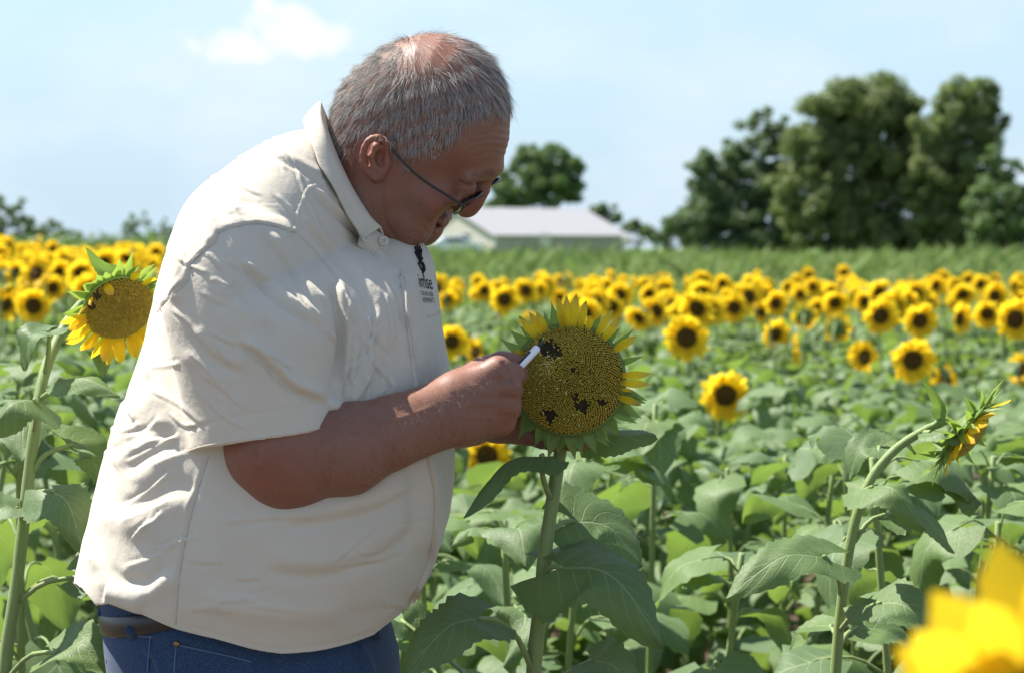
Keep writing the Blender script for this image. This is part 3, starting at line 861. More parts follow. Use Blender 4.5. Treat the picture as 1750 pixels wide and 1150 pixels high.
def crowd(n, y0, y1, pxr, label, group, hgt, seed0, mind=.30):
    global seed
    r = np.random.default_rng(seed0); k = 0; tries = 0
    while k < n and tries < 6000:
        tries += 1
        d = math.sqrt(r.uniform(y0 ** 2, y1 ** 2)); px = r.uniform(*pxr)
        x = (px - 875) / FPX * d
        if any((x - a) ** 2 + (d - b) ** 2 < mind ** 2 for a, b in placed): continue
        placed.append((x, d)); k += 1; seed += 1
        z = hgt(px, d) + r.normal(0, .045) + float(terrain_z(x, d))
        fx = r.normal(.1, .7); fy = -1 if r.random() > .14 else r.normal(0, .6)
        za, zb = zone(px, d, RIGHT_Z if px > 400 else LEFT_Z, ((13.0, 'front'), (17.0, 'middle'), (99, 'hindmost')))
        field_plant((x, d, z), label % (zb, za), group, (fx, fy, r.normal(-.12, .28)), r.uniform(.82, 1.08), 7 if d > 9 else 9, seed, leaf_scale=.62, hmin=.35, fmax=.80)
crowd(100, 9.5, 22, (745, 1790), "far-field sunflower in the %s rows, %s", "back-row sunflowers on the right", lambda px, d: 1.12 - .010 * max(0, d - 13), 31, .22)
crowd(80, 9.5, 23, (-40, 270), "crowded sunflower in the %s rows, %s", "crowd of sunflowers on the left", lambda px, d: 1.19 + .007 * d, 32, .22)

def clear_of_spots(px, d, z, margin=.16):
    """Keep foliage nearer than a flower one can pick out from covering it."""
    for sx, sy, sw, *_ in SPOT:
        ds = .165 * FPX / sw
        if d < ds + .1 and abs(px - sx) < sw * .5 + margin * FPX / d:
            z = min(z, float(P(0, sy + sw * .75, d)[2]) - .05)
    return z
# ---- leafy plants without flowers between the man and the rows (their heads were cut)
def leafy(n, y0, y1, pxr, top, label, group, seed0, mind, nleaf, ls=1.0, avoid=()):
    global seed
    r = np.random.default_rng(seed0); k = tries = 0
    while k < n and tries < 8000:
        tries += 1
        d = math.sqrt(r.uniform(y0 ** 2, y1 ** 2)); px = r.uniform(*pxr); x = (px - 875) / FPX * d
        if any((x - a) ** 2 + (d - b) ** 2 < mind ** 2 for a, b in placed) or any(abs(px - a) < w and d < dd for a, w, dd in avoid): continue
        placed.append((x, d)); k += 1; seed += 1
        z = max(.25, clear_of_spots(px, d, top(d) + r.normal(0, .05)))
        za, zb = zone(px, d, FRONT_Z if px > 400 else LFRONT_Z, ((4.2, 'nearest'), (5.6, 'second nearest'), (7.5, 'middle'), (99, 'farther')))
        field_plant((x, d, z), label % (zb, za), group, None, 1.0, nleaf, seed, topped=True, leaf_scale=ls, hmin=.12)
for px, py, d, label in ((1268, 945, 3.30, "headless sunflower stalk with pale cut top, left of the nodding flower"), (1243, 800, 4.3, "headless stalk with bent leaf stem below the lone low sunflower"),
                         (1720, 830, 3.9, "headless stalk near the right picture edge, above the blurred bloom"), (1120, 690, 4.0, "headless stalk right behind the big flower head"),
                         (1578, 800, 4.4, "headless stalk just behind the nodding flower"), (1408, 790, 4.8, "headless stalk standing left of the nodding flower's bent neck"), (1003, 770, 3.6, "headless stalk behind the right of the big flower's stem"), (860, 905, 3.1, "headless stalk between the man's belly and the big flower's stem")):
    q = P(px, py, d); placed.append((q[0], d)); seed += 1
    field_plant(q, label, "headless stalks", None, 1.0, 9, seed, topped=True, leaf_scale=.8, hmin=.2)
leafy(40, 3.0, 6.2, (660, 1840), lambda d: 1.42 - (max(690, 960 - 70 * d) - 425) * d / FPX - .12, "bloomless leafy plant in the %s rows, %s", "bloomless plants on the right", 41, .24, 13, .82, ((960, 130, 2.9),))
leafy(32, 5.5, 10.0, (680, 1840), lambda d: 1.42 - (640 - 425) * d / FPX - .10, "bloomless leafy plant of the %s rows, %s", "bloomless plants in the middle rows", 42, .30, 9, .72)
leafy(20, 2.9, 9.0, (-90, 300), lambda d: 1.42 - (max(600, 900 - 80 * d) - 425) * d / FPX - .06, "bloomless leafy plant in the %s rows, %s", "bloomless plants on the left", 43, .27, 13, .84)

# ---- the foliage of all the other plants of the rows, which reads as one green mass
def row_foliage(n):
    r = np.random.default_rng(55); VV, FF, UU, MI = [], [], [], []; o = 0
    src = []
    for me in COARSE_LEAVES:
        co = np.array([v.co[:] for v in me.vertices]); uv = np.zeros((len(co), 2))
        for p in me.polygons:
            for li in p.loop_indices: uv[me.loops[li].vertex_index] = me.uv_layers[0].data[li].uv
        src.append((co, [tuple(p.vertices) for p in me.polygons], uv, [p.material_index for p in me.polygons]))
    for k in range(n):
        d = 5.0 + 15.5 * r.random() ** .85
        px = r.uniform(-60, 1810) if k % 9 < 5 else r.uniform(-1300, 3000); x = (px - 875) / FPX * d
        if 300 < px < 680 and d < 6: continue
        if px < 300: d = 5 + (d - 5) * 1.05; x = (px - 875) / FPX * d
        lim = min(.98 - .008 * max(0, d - 12), 1.42 - (np.interp(d, [5, 8, 12, 20], [690, 640, 565, 515]) - 425) * d / FPX)
        z = lim * r.uniform(.25, 1.0) ** .7 + float(terrain_z(x, d))
        z = clear_of_spots(px, d, z, .07)
        if z < .12: continue
        co, F, uv, mi = src[r.integers(10)]
        m = np.array(Matrix.Rotation(r.random() * 6.28, 3, 'Z') @ Matrix.Rotation(r.normal(0, .3), 3, 'Y') @ Matrix.Rotation(r.normal(0, .3), 3, 'X')) * r.uniform(.48, .80)
        VV.append(co @ m.T + [x, d, z]); UU.append(uv); FF += [tuple(i + o for i in f) for f in F]; MI += mi; o += len(co)
    VV = np.concatenate(VV); UU = np.concatenate(UU)
    me = bpy.data.meshes.new("row_foliage"); me.from_pydata(VV.tolist(), [], FF)
    me.materials.append(M_sleaf); me.materials.append(M_stem)
    me.polygons.foreach_set("material_index", MI); me.polygons.foreach_set("use_smooth", [True] * len(FF)); set_uv(me, UU)
    return tag(new_obj("row_foliage", me), "mass of green sunflower leaves filling the rows of the field", "foliage", kind="stuff")
row_foliage(15000)

# ---- the flowers beyond those one can count: small heads on their stalks in the farthest rows
def far_rows(n, y0, y1, pxr, hgt, seed0, label, skip=None):
    r = np.random.default_rng(seed0); VV, FF, UU, MI = [], [], [], []; o = 0
    parts = []
    for me, slot in ((RINGS[0], 0), (RINGS[1], 0), (FIELD_DISC, None), (BRACTS, 2)):
        co = np.array([v.co[:] for v in me.vertices]); uv = np.zeros((len(co), 2))
        if me.uv_layers:
            for p in me.polygons:
                for li in p.loop_indices: uv[me.loops[li].vertex_index] = me.uv_layers[0].data[li].uv
        parts.append((co, [tuple(p.vertices) for p in me.polygons], uv, [slot if slot is not None else p.material_index + 1 for p in me.polygons]))
    for k in range(n):
        d = math.sqrt(r.uniform(y0 ** 2, y1 ** 2)); px = r.uniform(*pxr); x = (px - 875) / FPX * d
        if skip and (skip[0] < px < skip[1] or skip[2] < px < skip[3]): continue
        z = hgt(d) + r.normal(0, .05) + float(terrain_z(x, d))
        f = Vector((r.normal(.1, .7), -1 if r.random() > .14 else r.normal(0, .6), r.normal(-.1, .2))).normalized()
        m = np.array(frame(f, (r.normal(), .1, r.normal()))) * r.uniform(.82, 1.08)
        st = tube_geo(np.array([[0, 0, -z + float(terrain_z(x, d))], [-f.x * .05, -f.y * .05, -.12], [-f.x * .02, -f.y * .02, 0]]), .006, 5)
        for co, F, uv, mi in (parts[k % 2], parts[2], parts[3]):
            VV.append(co @ m.T + [x, d, z]); UU.append(uv); FF += [tuple(i + o for i in q) for q in F]; MI += mi; o += len(co)
        VV.append(np.array(st[0]) + [x, d, z]); UU.append(np.zeros((len(st[0]), 2))); FF += [tuple(i + o for i in q) for q in st[1]]; MI += [2] * len(st[1]); o += len(st[0])
    me = bpy.data.meshes.new("far_sunflowers"); me.from_pydata(np.concatenate(VV).tolist(), [], FF)
    for m in (M_petal, M_disc, M_bract): me.materials.append(m)
    me.polygons.foreach_set("material_index", MI); me.polygons.foreach_set("use_smooth", [True] * len(FF)); set_uv(me, np.concatenate(UU))
    me.attributes.new("wilt", 'FLOAT', 'POINT').data.foreach_set("value", [0.0] * len(me.vertices))
    return tag(new_obj("far_sunflowers", me), label, "sunflowers", kind="stuff")
far_rows(85, 14, 25, (740, 1790), lambda d: 1.11 - .009 * max(0, d - 13), 61, "yellow band of small sunflowers in the farthest rows right of the man")
far_rows(60, 13, 26, (-40, 275), lambda d: 1.19 + .007 * d, 62, "yellow band of small sunflowers in the farthest rows left of the man")
far_rows(420, 8, 25, (-1300, 3000), lambda d: 1.12, 63, "sunflowers of the rows that run on behind the man and past the picture edges", (-40, 300, 730, 1790))
# ================================================================== the man
YM = 2.50                                   # his middle plane

def sdf_mesh(F, lo, hi, h, B=8, slack=1.7):
    """Surface nets over a block-sparse grid: returns vertices and quads of F = 0."""
    lo = np.asarray(lo, float); hi = np.asarray(hi, float)
    nb = np.ceil((hi - lo) / (h * B)).astype(int)
    idx = np.stack(np.meshgrid(*[np.arange(k) for k in nb], indexing='ij'), -1).reshape(-1, 3)
    keep = []
    for s in range(0, len(idx), 60000):
        v = F((lo + (idx[s:s + 60000] + 0.5) * B * h).astype(np.float32))
        keep.append(np.abs(v) < B * h * 0.87 * slack + h)
    act = idx[np.concatenate(keep)]
    sup = act // 4
    act = act[np.lexsort((sup[:, 2], sup[:, 1], sup[:, 0]))]
    o = np.stack(np.meshgrid(*[np.arange(B + 1)] * 3, indexing='ij'), -1).reshape(-1, 3)
    vals = np.empty((len(act), (B + 1) ** 3), np.float32)
    for s in range(0, len(act), 96):
        a = act[s:s + 96]
        pts = (lo + ((a[:, None, :] * B + o[None]).reshape(-1, 3)) * h).astype(np.float32)
        vals[s:s + 96] = F(pts).reshape(len(a), -1)
    vals = vals.reshape(-1, B + 1, B + 1, B + 1)
    S = vals < 0
    cnt = np.zeros((len(act), B, B, B), np.int8)
    for dx in (0, 1):
        for dy in (0, 1):
            for dz in (0, 1):
                cnt += S[:, dx:dx + B, dy:dy + B, dz:dz + B]
    b, i, j, k = np.nonzero((cnt > 0) & (cnt < 8))
    cor = [(dx, dy, dz) for dx in (0, 1) for dy in (0, 1) for dz in (0, 1)]
    cv = np.stack([vals[b, i + c[0], j + c[1], k + c[2]] for c in cor], 1)
    acc = np.zeros((len(b), 3)); num = np.zeros(len(b))
    for p in range(8):
        for q in range(p + 1, 8):
            df = [cor[q][t] - cor[p][t] for t in range(3)]
            if sum(map(abs, df)) != 1: continue
            m = (cv[:, p] < 0) != (cv[:, q] < 0)
            t = cv[m, p] / (cv[m, p] - cv[m, q])
            acc[m] += np.array(cor[p]) + t[:, None] * np.array(df)
            num[m] += 1
    cell = act[b] * B + np.stack([i, j, k], 1)
    V = lo + (cell + acc / num[:, None]) * h
    N = nb * B + 2
    def key(c): return ((c[:, 0] + 1) * N[1] + (c[:, 1] + 1)) * N[2] + (c[:, 2] + 1)
    ck = key(cell.astype(np.int64)); order = np.argsort(ck); sk = ck[order]
    quads = []
    for ax in range(3):
        e = [0, 0, 0]; e[ax] = 1
        s0 = S[:, :B, :B, :B]
        s1 = S[:, e[0]:e[0] + B, e[1]:e[1] + B, e[2]:e[2] + B]
        b, i, j, k = np.nonzero(s0 != s1)
        c = act[b].astype(np.int64) * B + np.stack([i, j, k], 1)
        u = np.zeros(3, int); u[(ax + 1) % 3] = 1
        w = np.zeros(3, int); w[(ax + 2) % 3] = 1
        ids = []; ok = np.ones(len(b), bool)
        for d in (-u - w, -w, 0 * u, -u):
            kk = key(c + d); f = np.clip(np.searchsorted(sk, kk), 0, len(sk) - 1)
            ok &= sk[f] == kk
            ids.append(order[f])
        q = np.stack(ids, 1)
        inside = s0[b, i, j, k]
        q[~inside] = q[~inside][:, ::-1]
        quads.append(q[ok])
    return V, np.concatenate(quads)

def vert_normals(V, Q):
    n = np.cross(V[Q[:, 2]] - V[Q[:, 0]], V[Q[:, 3]] - V[Q[:, 1]])
    N = np.zeros_like(V)
    for c in range(4): np.add.at(N, Q[:, c], n)
    return N / (np.linalg.norm(N, axis=1, keepdims=True) + 1e-12)

def smin(a, b, k):
    h = np.maximum(k - np.abs(a - b), 0) / k
    return np.minimum(a, b) - h * h * k * 0.25

def smax(a, b, k): return -smin(-a, -b, k)

class Blob:
    """An ordered list of signed-distance pieces, each skipped where it cannot matter."""
    def __init__(s): s.items = []
    def put(s, fn, lo, hi, k, sub=False): s.items.append((fn, np.asarray(lo), np.asarray(hi), k, sub))
    def cone(s, a, b, ra, rb, k=0.01, sub=False):
        a = np.asarray(a, np.float32); b = np.asarray(b, np.float32); ab = b - a; L2 = float(ab @ ab) + 1e-12
        def fn(p):
            q = p - a; t = np.clip(q @ ab / L2, 0, 1)
            return np.linalg.norm(q - t[:, None] * ab, axis=1) - (ra + (rb - ra) * t)
        r = max(ra, rb)
        s.put(fn, np.minimum(a, b) - r, np.maximum(a, b) + r, k, sub); return s
    def ball(s, c, r, k=0.01, sub=False): return s.cone(c, np.asarray(c) + 1e-5, r, r, k, sub)
    def ell(s, c, R, rad, k=0.01, sub=False):
        c = np.asarray(c, np.float32); R = np.asarray(R, np.float32); rad = np.asarray(rad, np.float32)
        def fn(p):
            q = ((p - c) @ R) / rad
            k0 = np.linalg.norm(q, axis=1); k1 = np.linalg.norm(q / rad, axis=1) + 1e-6
            return k0 * (k0 - 1) / k1
        s.put(fn, c - rad.max(), c + rad.max(), k, sub); return s
    def chain(s, pts, rads, k=0.01):
        for i in range(len(pts) - 1): s.cone(pts[i], pts[i + 1], rads[i], rads[i + 1], k)
        return s
    def __call__(s, p):
        d = np.full(len(p), 10.0, np.float32)
        lo, hi = p.min(0), p.max(0)
        for fn, a, b, k, sub in s.items:
            m = 0.05 + k
            near = (a - m <= hi).all() and (b + m >= lo).all()
            if not near:
                if not sub:                       # keep a usable far distance
                    gap = np.linalg.norm(np.maximum(np.maximum(a - hi, lo - b), 0))
                    d = np.minimum(d, max(gap, 0.02))
                continue
            v = fn(p).astype(np.float32)
            d = smax(d, -v, k) if sub else smin(d, v, k)
        return d

def slices(rows, Y):
    """Rows (py, left px, right px, half depth) at distance Y -> smooth tables over height."""
    r = catmull(rows, len(rows) * 8)
    z = np.array([P(0, a[0], Y)[2] for a in r])
    xl = np.array([P(a[1], a[0], Y)[0] for a in r]); xr = np.array([P(a[2], a[0], Y)[0] for a in r])
    o = np.argsort(z)
    return z[o], xl[o], xr[o], r[o, 3]

def slice_sdf(tab, yc, n=2.3):
    z, xl, xr, b = tab
    def fn(p):
        L = np.interp(p[:, 2], z, xl); R = np.interp(p[:, 2], z, xr); H = np.interp(p[:, 2], z, b)
        a = (R - L) / 2
        q = ((np.abs(p[:, 0] - (L + R) / 2) / a) ** n + (np.abs(p[:, 1] - yc) / H) ** n) ** (1 / n)
        d = (q - 1) * np.minimum(a, H)
        return np.maximum(d, np.maximum(p[:, 2] - z[-1], z[0] - p[:, 2])).astype(np.float32)
    return fn

TORSO = slices([(172, 545, 590, .045), (190, 530, 612, .062), (215, 503, 632, .080), (240, 462, 650, .100), (265, 420, 665, .122), (295, 380, 680, .143), (320, 348, 690, .158),
                (350, 322, 704, .172), (385, 305, 720, .185), (430, 290, 735, .196), (480, 277, 746, .203), (540, 262, 753, .207), (590, 250, 760, .210),
                (640, 234, 769, .216), (700, 208, 775, .224), (770, 187, 778, .232), (820, 174, 776, .236), (870, 163, 769, .238), (910, 153, 758, .237),
                (950, 144, 743, .234), (985, 138, 728, .230), (1005, 143, 715, .226), (1035, 158, 700, .220), (1070, 170, 682, .214), (1120, 176, 660, .208), (1180, 178, 650, .205)], YM)
SLEEVE = slices([(352, 360, 470, .020), (362, 338, 500, .038), (385, 308, 535, .058), (430, 287, 556, .074), (480, 275, 566, .082), (530, 270, 569, .086), (600, 283, 570, .088),
                 (650, 295, 571, .087), (700, 307, 575, .086), (740, 315, 581, .085), (777, 321, 586, .084)], 2.27)
f_torso = slice_sdf(TORSO, YM, 2.25)
f_slv0 = slice_sdf(SLEEVE, 2.305, 2.2)
cuff = np.array([(300, 776), (322, 772), (350, 763), (430, 750), (500, 741), (550, 732), (575, 722), (600, 700)], float)
_cx = np.array([P(a, b + 1, 2.25) for a, b in cuff])
def f_slv(p):                                            # ends just past the slanting cuff
    return np.maximum(f_slv0(p), (np.interp(p[:, 0], _cx[:, 0], _cx[:, 2]) - p[:, 2]).astype(np.float32))
def f_slv_far(p):
    q = p.copy(); q[:, 1] = 2 * YM - q[:, 1]
    return f_slv(q)
# the yoke slopes away from the collar ring
NO = P(578, 318, YM); NA = np.array([.88, 0, .475]); NTN = np.array([.475, 0, -.88])
def neck_coords(p):
    q = p - NO; hh = q @ NA; t = q @ NTN
    return hh, t, np.hypot(t * 1.12, q[:, 1])
def f_shirt(p):
    d = smin(smin(f_torso(p), f_slv(p), 0.008), f_slv_far(p), 0.008)
    hh, t, r = neck_coords(p)
    return smax(d, ((hh + (r - .092) * .62 - np.maximum(t - .07, 0) * 1.15 - np.maximum(t - .055, 0) * 1.0 * np.exp(-((p[:, 1] - YM) / .042) ** 2)) * .85).astype(np.float32), .045)

# ---- head: the profile drawn in the picture plane, rounded out sideways, then tilted towards the camera
HC = P(715, 240, YM)
fax = np.array([0.62, 0.0, -0.78])
HR = np.array(Matrix.Rotation(math.radians(16.0), 3, Vector(fax)))      # columns: local axes in the world
def to_head(p): return (p - HC) @ HR + HC
def from_head(p): return (np.asarray(p) - HC) @ HR.T + HC
PROFILE = [(575, 262), (566, 232), (565, 205), (573, 175), (592, 142), (620, 113), (655, 86), (690, 68), (730, 58), (770, 60), (808, 75), (838, 100), (858, 133),
           (870, 168), (874, 205), (872, 240), (864, 266), (853, 286), (837, 300), (820, 311), (804, 323), (789, 335), (776, 348), (765, 361), (756, 371), (747, 381), (739, 390), (729, 402), (716, 411),
           (700, 419), (672, 428), (645, 424), (622, 400), (604, 350), (588, 300)]
prof = np.array([P(a, b, YM)[[0, 2]] for a, b in PROFILE])
def poly_field(poly, lo, hi, n=420):
    xs = np.linspace(lo[0], hi[0], n); zs = np.linspace(lo[1], hi[1], n)
    X, Z = np.meshgrid(xs, zs, indexing='ij'); D = np.full(X.shape, 9.0); ins = np.zeros(X.shape, bool)
    for i in range(len(poly)):
        a, b = poly[i], poly[(i + 1) % len(poly)]
        e = b - a; t = np.clip(((X - a[0]) * e[0] + (Z - a[1]) * e[1]) / (e @ e), 0, 1)
        D = np.minimum(D, np.hypot(X - a[0] - t * e[0], Z - a[1] - t * e[1]))
        c = (a[1] > Z) != (b[1] > Z)
        ins ^= c & (X < (b[0] - a[0]) * (Z - a[1]) / (b[1] - a[1] + 1e-12) + a[0])
    D = np.where(ins, D, -D)
    for _ in range(12):                        # soften corners
        D[1:-1, 1:-1] = (D[1:-1, 1:-1] * 4 + D[2:, 1:-1] + D[:-2, 1:-1] + D[1:-1, 2:] + D[1:-1, :-2]) / 8
    return xs, zs, D
plo, phi = prof.min(0) - 0.06, prof.max(0) + 0.06
pxs, pzs, PD = poly_field(prof, plo, phi)
def pdist(x, z):
    n = len(pxs)
    u = np.clip((x - pxs[0]) / (pxs[1] - pxs[0]), 0, n - 1.001); v = np.clip((z - pzs[0]) / (pzs[1] - pzs[0]), 0, n - 1.001)
    i = u.astype(int); j = v.astype(int); u = u - i; v = v - j
    return (PD[i, j] * (1 - u) + PD[i + 1, j] * u) * (1 - v) + (PD[i, j + 1] * (1 - u) + PD[i + 1, j + 1] * u) * v
J0 = P(700, 150, YM)[[0, 2]]; J1 = P(745, 395, YM)[[0, 2]]
def f_head(p):
    q = to_head(p)
    d = pdist(q[:, 0], q[:, 2])
    t = np.clip(((q[:, 0] - J0[0]) * (J1 - J0)[0] + (q[:, 2] - J0[1]) * (J1 - J0)[1]) / ((J1 - J0) @ (J1 - J0)), 0, 1)
    W = np.interp(t, [0, .45, .7, .88, 1.0], [.079, .077, .068, .052, .040])
    D0 = np.interp(t, [0, .45, .7, 1.0], [.080, .078, .066, .046])
    e = np.maximum(D0 - d, 0)
    return (np.sqrt(e * e + (q[:, 1] - YM) ** 2 * (D0 / W) ** 2) - D0).astype(np.float32)
def H(px, py, y):
    """Head point whose near-side twin is seen at (px, py), |y| metres off the head's middle plane (negative = near side)."""
    sh_ = HR @ np.array([0, -abs(y), 0])
    q = P(px, py, YM + sh_[1]) - sh_
    return from_head(np.array([q[0], YM + y, q[2]]))
def near_px(p):
    """Where a head point, or its near-side twin, is seen."""
    q = to_head(p); q[:, 1] = YM - np.abs(q[:, 1] - YM)
    return project(from_head(q))

body = Blob()
body.put(f_head, HC - 0.21, HC + 0.21, 0.001)
# neck and what is under the shirt
body.cone(P(640, 300, YM), P(585, 400, YM), .058, .062, .03)
trunk = Blob()
trunk.cone(P(590, 380, YM), P(500, 560, YM), .075, .13, .03)
trunk.cone(P(500, 560, YM), P(470, 900, YM), .13, .15, .03)
trunk.cone(P(520, 480, YM - .13), P(520, 480, YM + .13), .07, .07, .03)
trunk.chain([P(445, 480, 2.34), P(462, 640, 2.30)], [.060, .062], .03)
trunk.chain([P(460, 470, 2.66), P(520, 650, 2.72)], [.06, .058], .03)
body.put(lambda p: np.maximum(trunk(p), f_shirt(p) + .014), P(250, 1120, YM) - [0, .28, 0], P(760, 250, YM) + [0, .28, 0], .01)
# face
EYE = (796, 319, .031)
def lid(c, u, off, r):
    c = np.asarray(c, np.float32); u = np.asarray(u, np.float32)
    def fn(p):
        q = p - c
        return np.maximum(np.linalg.norm(q, axis=1) - r, off - q @ u)
    return fn
LU = HR @ np.array([.69, 0, .72])
for sy in (-1, 1):
    body.ball(H(735, 340, sy * .046), .024, .022)                 # cheek
    body.ball(H(700, 385, sy * .040), .026, .02)                  # jowl
    body.cone(H(842, 288, sy * .008), H(806, 304, sy * .042), .0100, .0085, .012)    # brow ridge
    body.ball(H(EYE[0] + 9, EYE[1] + 10, sy * EYE[2]), .0145, .009, sub=True)         # eye socket
    c = H(EYE[0], EYE[1], sy * EYE[2])
    body.put(lid(c, LU, -.0005, .0133), c - .015, c + .015, .003)
    body.put(lid(c, HR @ np.array([0, sy * 1.0, 0]), .0052, .0132), c - .015, c + .015, .003)
    body.put(lid(c, -LU, .0050, .0132), c - .015, c + .015, .003)
    body.ell(H(784, 353, sy * .011), HR, (.0088, .0070, .0088), .006)                # wing of the nose
    body.cone(H(782, 342, sy * .042), H(779, 347, sy * .026), .004, .0035, .008)   # bag under the eye
body.chain([H(834, 303, 0), H(824, 324, 0), H(811, 343, 0), H(803, 355, 0)], [.0065, .0078, .0094, .0105], .010)
body.ball(H(794, 359, 0), .0082, .008)
body.chain([H(752, 380, -.017), H(753, 376, 0), H(752, 380, .017)], [.005, .0078, .005], .006)     # upper lip
body.chain([H(739, 395, -.015), H(740, 391, 0), H(739, 395, .015)], [.005, .0078, .005], .006)    # lower lip
n0 = len(body.items)
body.chain([H(744, 390, -.024), H(746, 386, -.008), H(746, 384, 0), H(746, 386, .008), H(744, 390, .024)], [.0016, .0022, .0022, .0022, .0016], .004)
body.items = body.items[:n0] + [(f, a, b, k, True) for f, a, b, k, s in body.items[n0:]]             # the line of the mouth
body.ball(H(722, 401, 0), .015, .015)                                                               # chin
# ears
for sy in (-1, 1):
    E = lambda px, py, o: H(px, py, sy * (.0775 + o))
    body.ell(E(641, 270, .003), HR @ np.array(Matrix.Rotation(sy * math.radians(10), 3, 'Z')) @ np.array(Matrix.Rotation(math.radians(-14), 3, 'Y')), (.0165, .008, .024), .006)
    body.ell(E(650, 272, .011), HR, (.009, .008, .012), .004, sub=True)
    hel = [E(660, 262, .003), E(662, 247, .008), E(648, 236, .013), E(630, 240, .016), E(619, 258, .018), E(618, 280, .016), E(626, 297, .012), E(638, 305, .008)]
    body.chain([*catmull(hel, 14)], [.0035] * 14, .003)
    body.chain([E(655, 252, .004), E(641, 252, .010), E(633, 268, .012), E(636, 286, .010), E(646, 293, .008)], [.0022, .003, .003, .003, .0025], .004)
    body.ball(E(642, 303, .006), .0065, .006)
    body.ball(E(660, 276, .004), .0045, .005)
# near arm (his right): upper arm, elbow, forearm
sh = P(445, 480, 2.34)
body.chain([P(462, 630, 2.30), P(478, 765, 2.285), P(494, 789, 2.285)], [.060, .058, .053], .01)
body.chain([P(482, 812, 2.285), P(590, 772, 2.292), P(670, 738, 2.305), P(770, 700, 2.33)], [.0330, .0460, .0385, .0300], .012)
body.cone(P(540, 756, 2.285), P(600, 750, 2.29), .042, .039, .015)
body.cone(P(705, 718, 2.312), P(778, 678, 2.335), .028, .025, .014)
body.cone(P(720, 738, 2.318), P(790, 720, 2.34), .025, .025, .014)
# near hand
K = [P(850, 634, 2.342), P(866, 662, 2.342), P(866, 694, 2.348), P(857, 722, 2.358)]
wr = [P(782, 672, 2.338), P(785, 690, 2.338), P(788, 706, 2.340), P(790, 722, 2.344)]
for i in range(4): body.cone(wr[i], K[i], .023, (.0150, .0148, .0142, .0130)[i], .014)
body.cone(P(820, 668, 2.352), P(838, 700, 2.358), .026, .024, .015)
body.chain([K[0], P(879, 640, 2.356), P(887, 640, 2.382), P(884, 626, 2.398)], [.0135, .0115, .0098, .0082], .005)
body.chain([K[1], P(876, 668, 2.378), P(862, 664, 2.402), P(848, 656, 2.398)], [.0135, .0115, .0100, .0085], .005)
body.chain([K[2], P(872, 700, 2.384), P(858, 696, 2.404), P(842, 688, 2.398)], [.0130, .0110, .0095, .0082], .005)
body.chain([K[3], P(862, 725, 2.386), P(848, 720, 2.404), P(836, 712, 2.398)], [.0115, .0098, .0085, .0075], .005)
body.chain([P(792, 662, 2.352), P(826, 636, 2.366), P(858, 622, 2.380), P(880, 618, 2.386)], [.020, .0150, .0125, .0095], .012)
for i in range(4): body.ball(K[i] + np.array([0.001, -.003, .001]), (.0138, .0135, .013, .0115)[i], .010)
# far arm and the hand under the flower
body.chain([P(515, 640, 2.72), P(560, 770, 2.74)], [.058, .05], .02)
body.chain([P(560, 770, 2.74), P(680, 740, 2.68), P(800, 716, 2.56)], [.048, .045, .031], .02)
body.cone(P(800, 712, 2.56), P(880, 712, 2.500), .028, .026, .02)
FK = [P(905, 696, 2.490), P(908, 716, 2.484), P(906, 732, 2.478), P(898, 742, 2.474)]
for i in range(4): body.cone(P(850, 715, 2.515), FK[i], .022, .0125, .014)
body.chain([FK[0], P(950, 700, 2.498), P(985, 712, 2.494), P(1008, 724, 2.486)], [.0115, .0105, .0095, .0085], .004)
body.chain([FK[1], P(952, 728, 2.490), P(985, 738, 2.482), P(1004, 746, 2.470)], [.0115, .0105, .0098, .0088], .004)
body.chain([FK[2], P(945, 746, 2.478), P(978, 756, 2.468), P(997, 757, 2.455)], [.0115, .0108, .0100, .0092], .004)
body.chain([FK[3], P(925, 752, 2.466), P(945, 758, 2.456), P(955, 756, 2.448)], [.0105, .0095, .0085, .0075], .004)
body.chain([P(872, 706, 2.490), P(890, 690, 2.462), P(897, 668, 2.448)], [.017, .013, .0105], .01)

BV, BQ = sdf_mesh(body, P(380, 1000, 2.5) - [0.05, .36, 0.02], P(1020, 30, 2.5) + [0.03, .36, .03], 0.0021)

# ---- skin
def skin_material():
    t = NT("sun_browned_skin")
    at = t.n("Attribute", attribute_name="redness").outputs["Fac"]
    ob = t.pos()
    n1 = t.noise(28, 5, 0.6, ob); n2 = t.noise(260, 3, 0.6, ob); n3 = t.noise(90, 4, 0.6, ob)
    c = t.mix(n1, (0.195, 0.086, 0.054), (0.265, 0.125, 0.084))
    c = t.mix(t.math('MULTIPLY', at, 0.75, clamp=True), c, (0.25, 0.080, 0.053))
    c = t.mix(t.rng(n3, 0.58, 0.72, 0, 0.45), c, (0.14, 0.052, 0.031))
    c = t.mix(t.rng(n2, 0.5, 0.75, 0, 0.18), c, (0.33, 0.19, 0.135))
    hgt = t.math('ADD', t.math('MULTIPLY', n2, 0.6), t.noise(700, 2, 0.5, ob))
    bp = t.bump(hgt, 0.35, 0.0009)
    b = t.bsdf(c, t.rng(n1, 0.3, 0.7, 0.42, 0.58), 0.38, bp, Subsurface_Weight=0.10, Subsurface_Scale=0.006)
    b.inputs["Subsurface Radius"].default_value = (1.0, 0.35, 0.2)
    return t.done(b.outputs[0])
M_skin = skin_material()

person = empty("person", P(440, 1150, YM) * [1, 1, 0])
tag(person, "grey-haired man in glasses, cream short-sleeved shirt and jeans bending over a sunflower", "person")
PO = np.array(person.location)
def pobj(name, V, F, mat, parent=person, smooth=True):
    return mesh_obj(name, np.asarray(V) - PO, F, mat, parent, smooth)
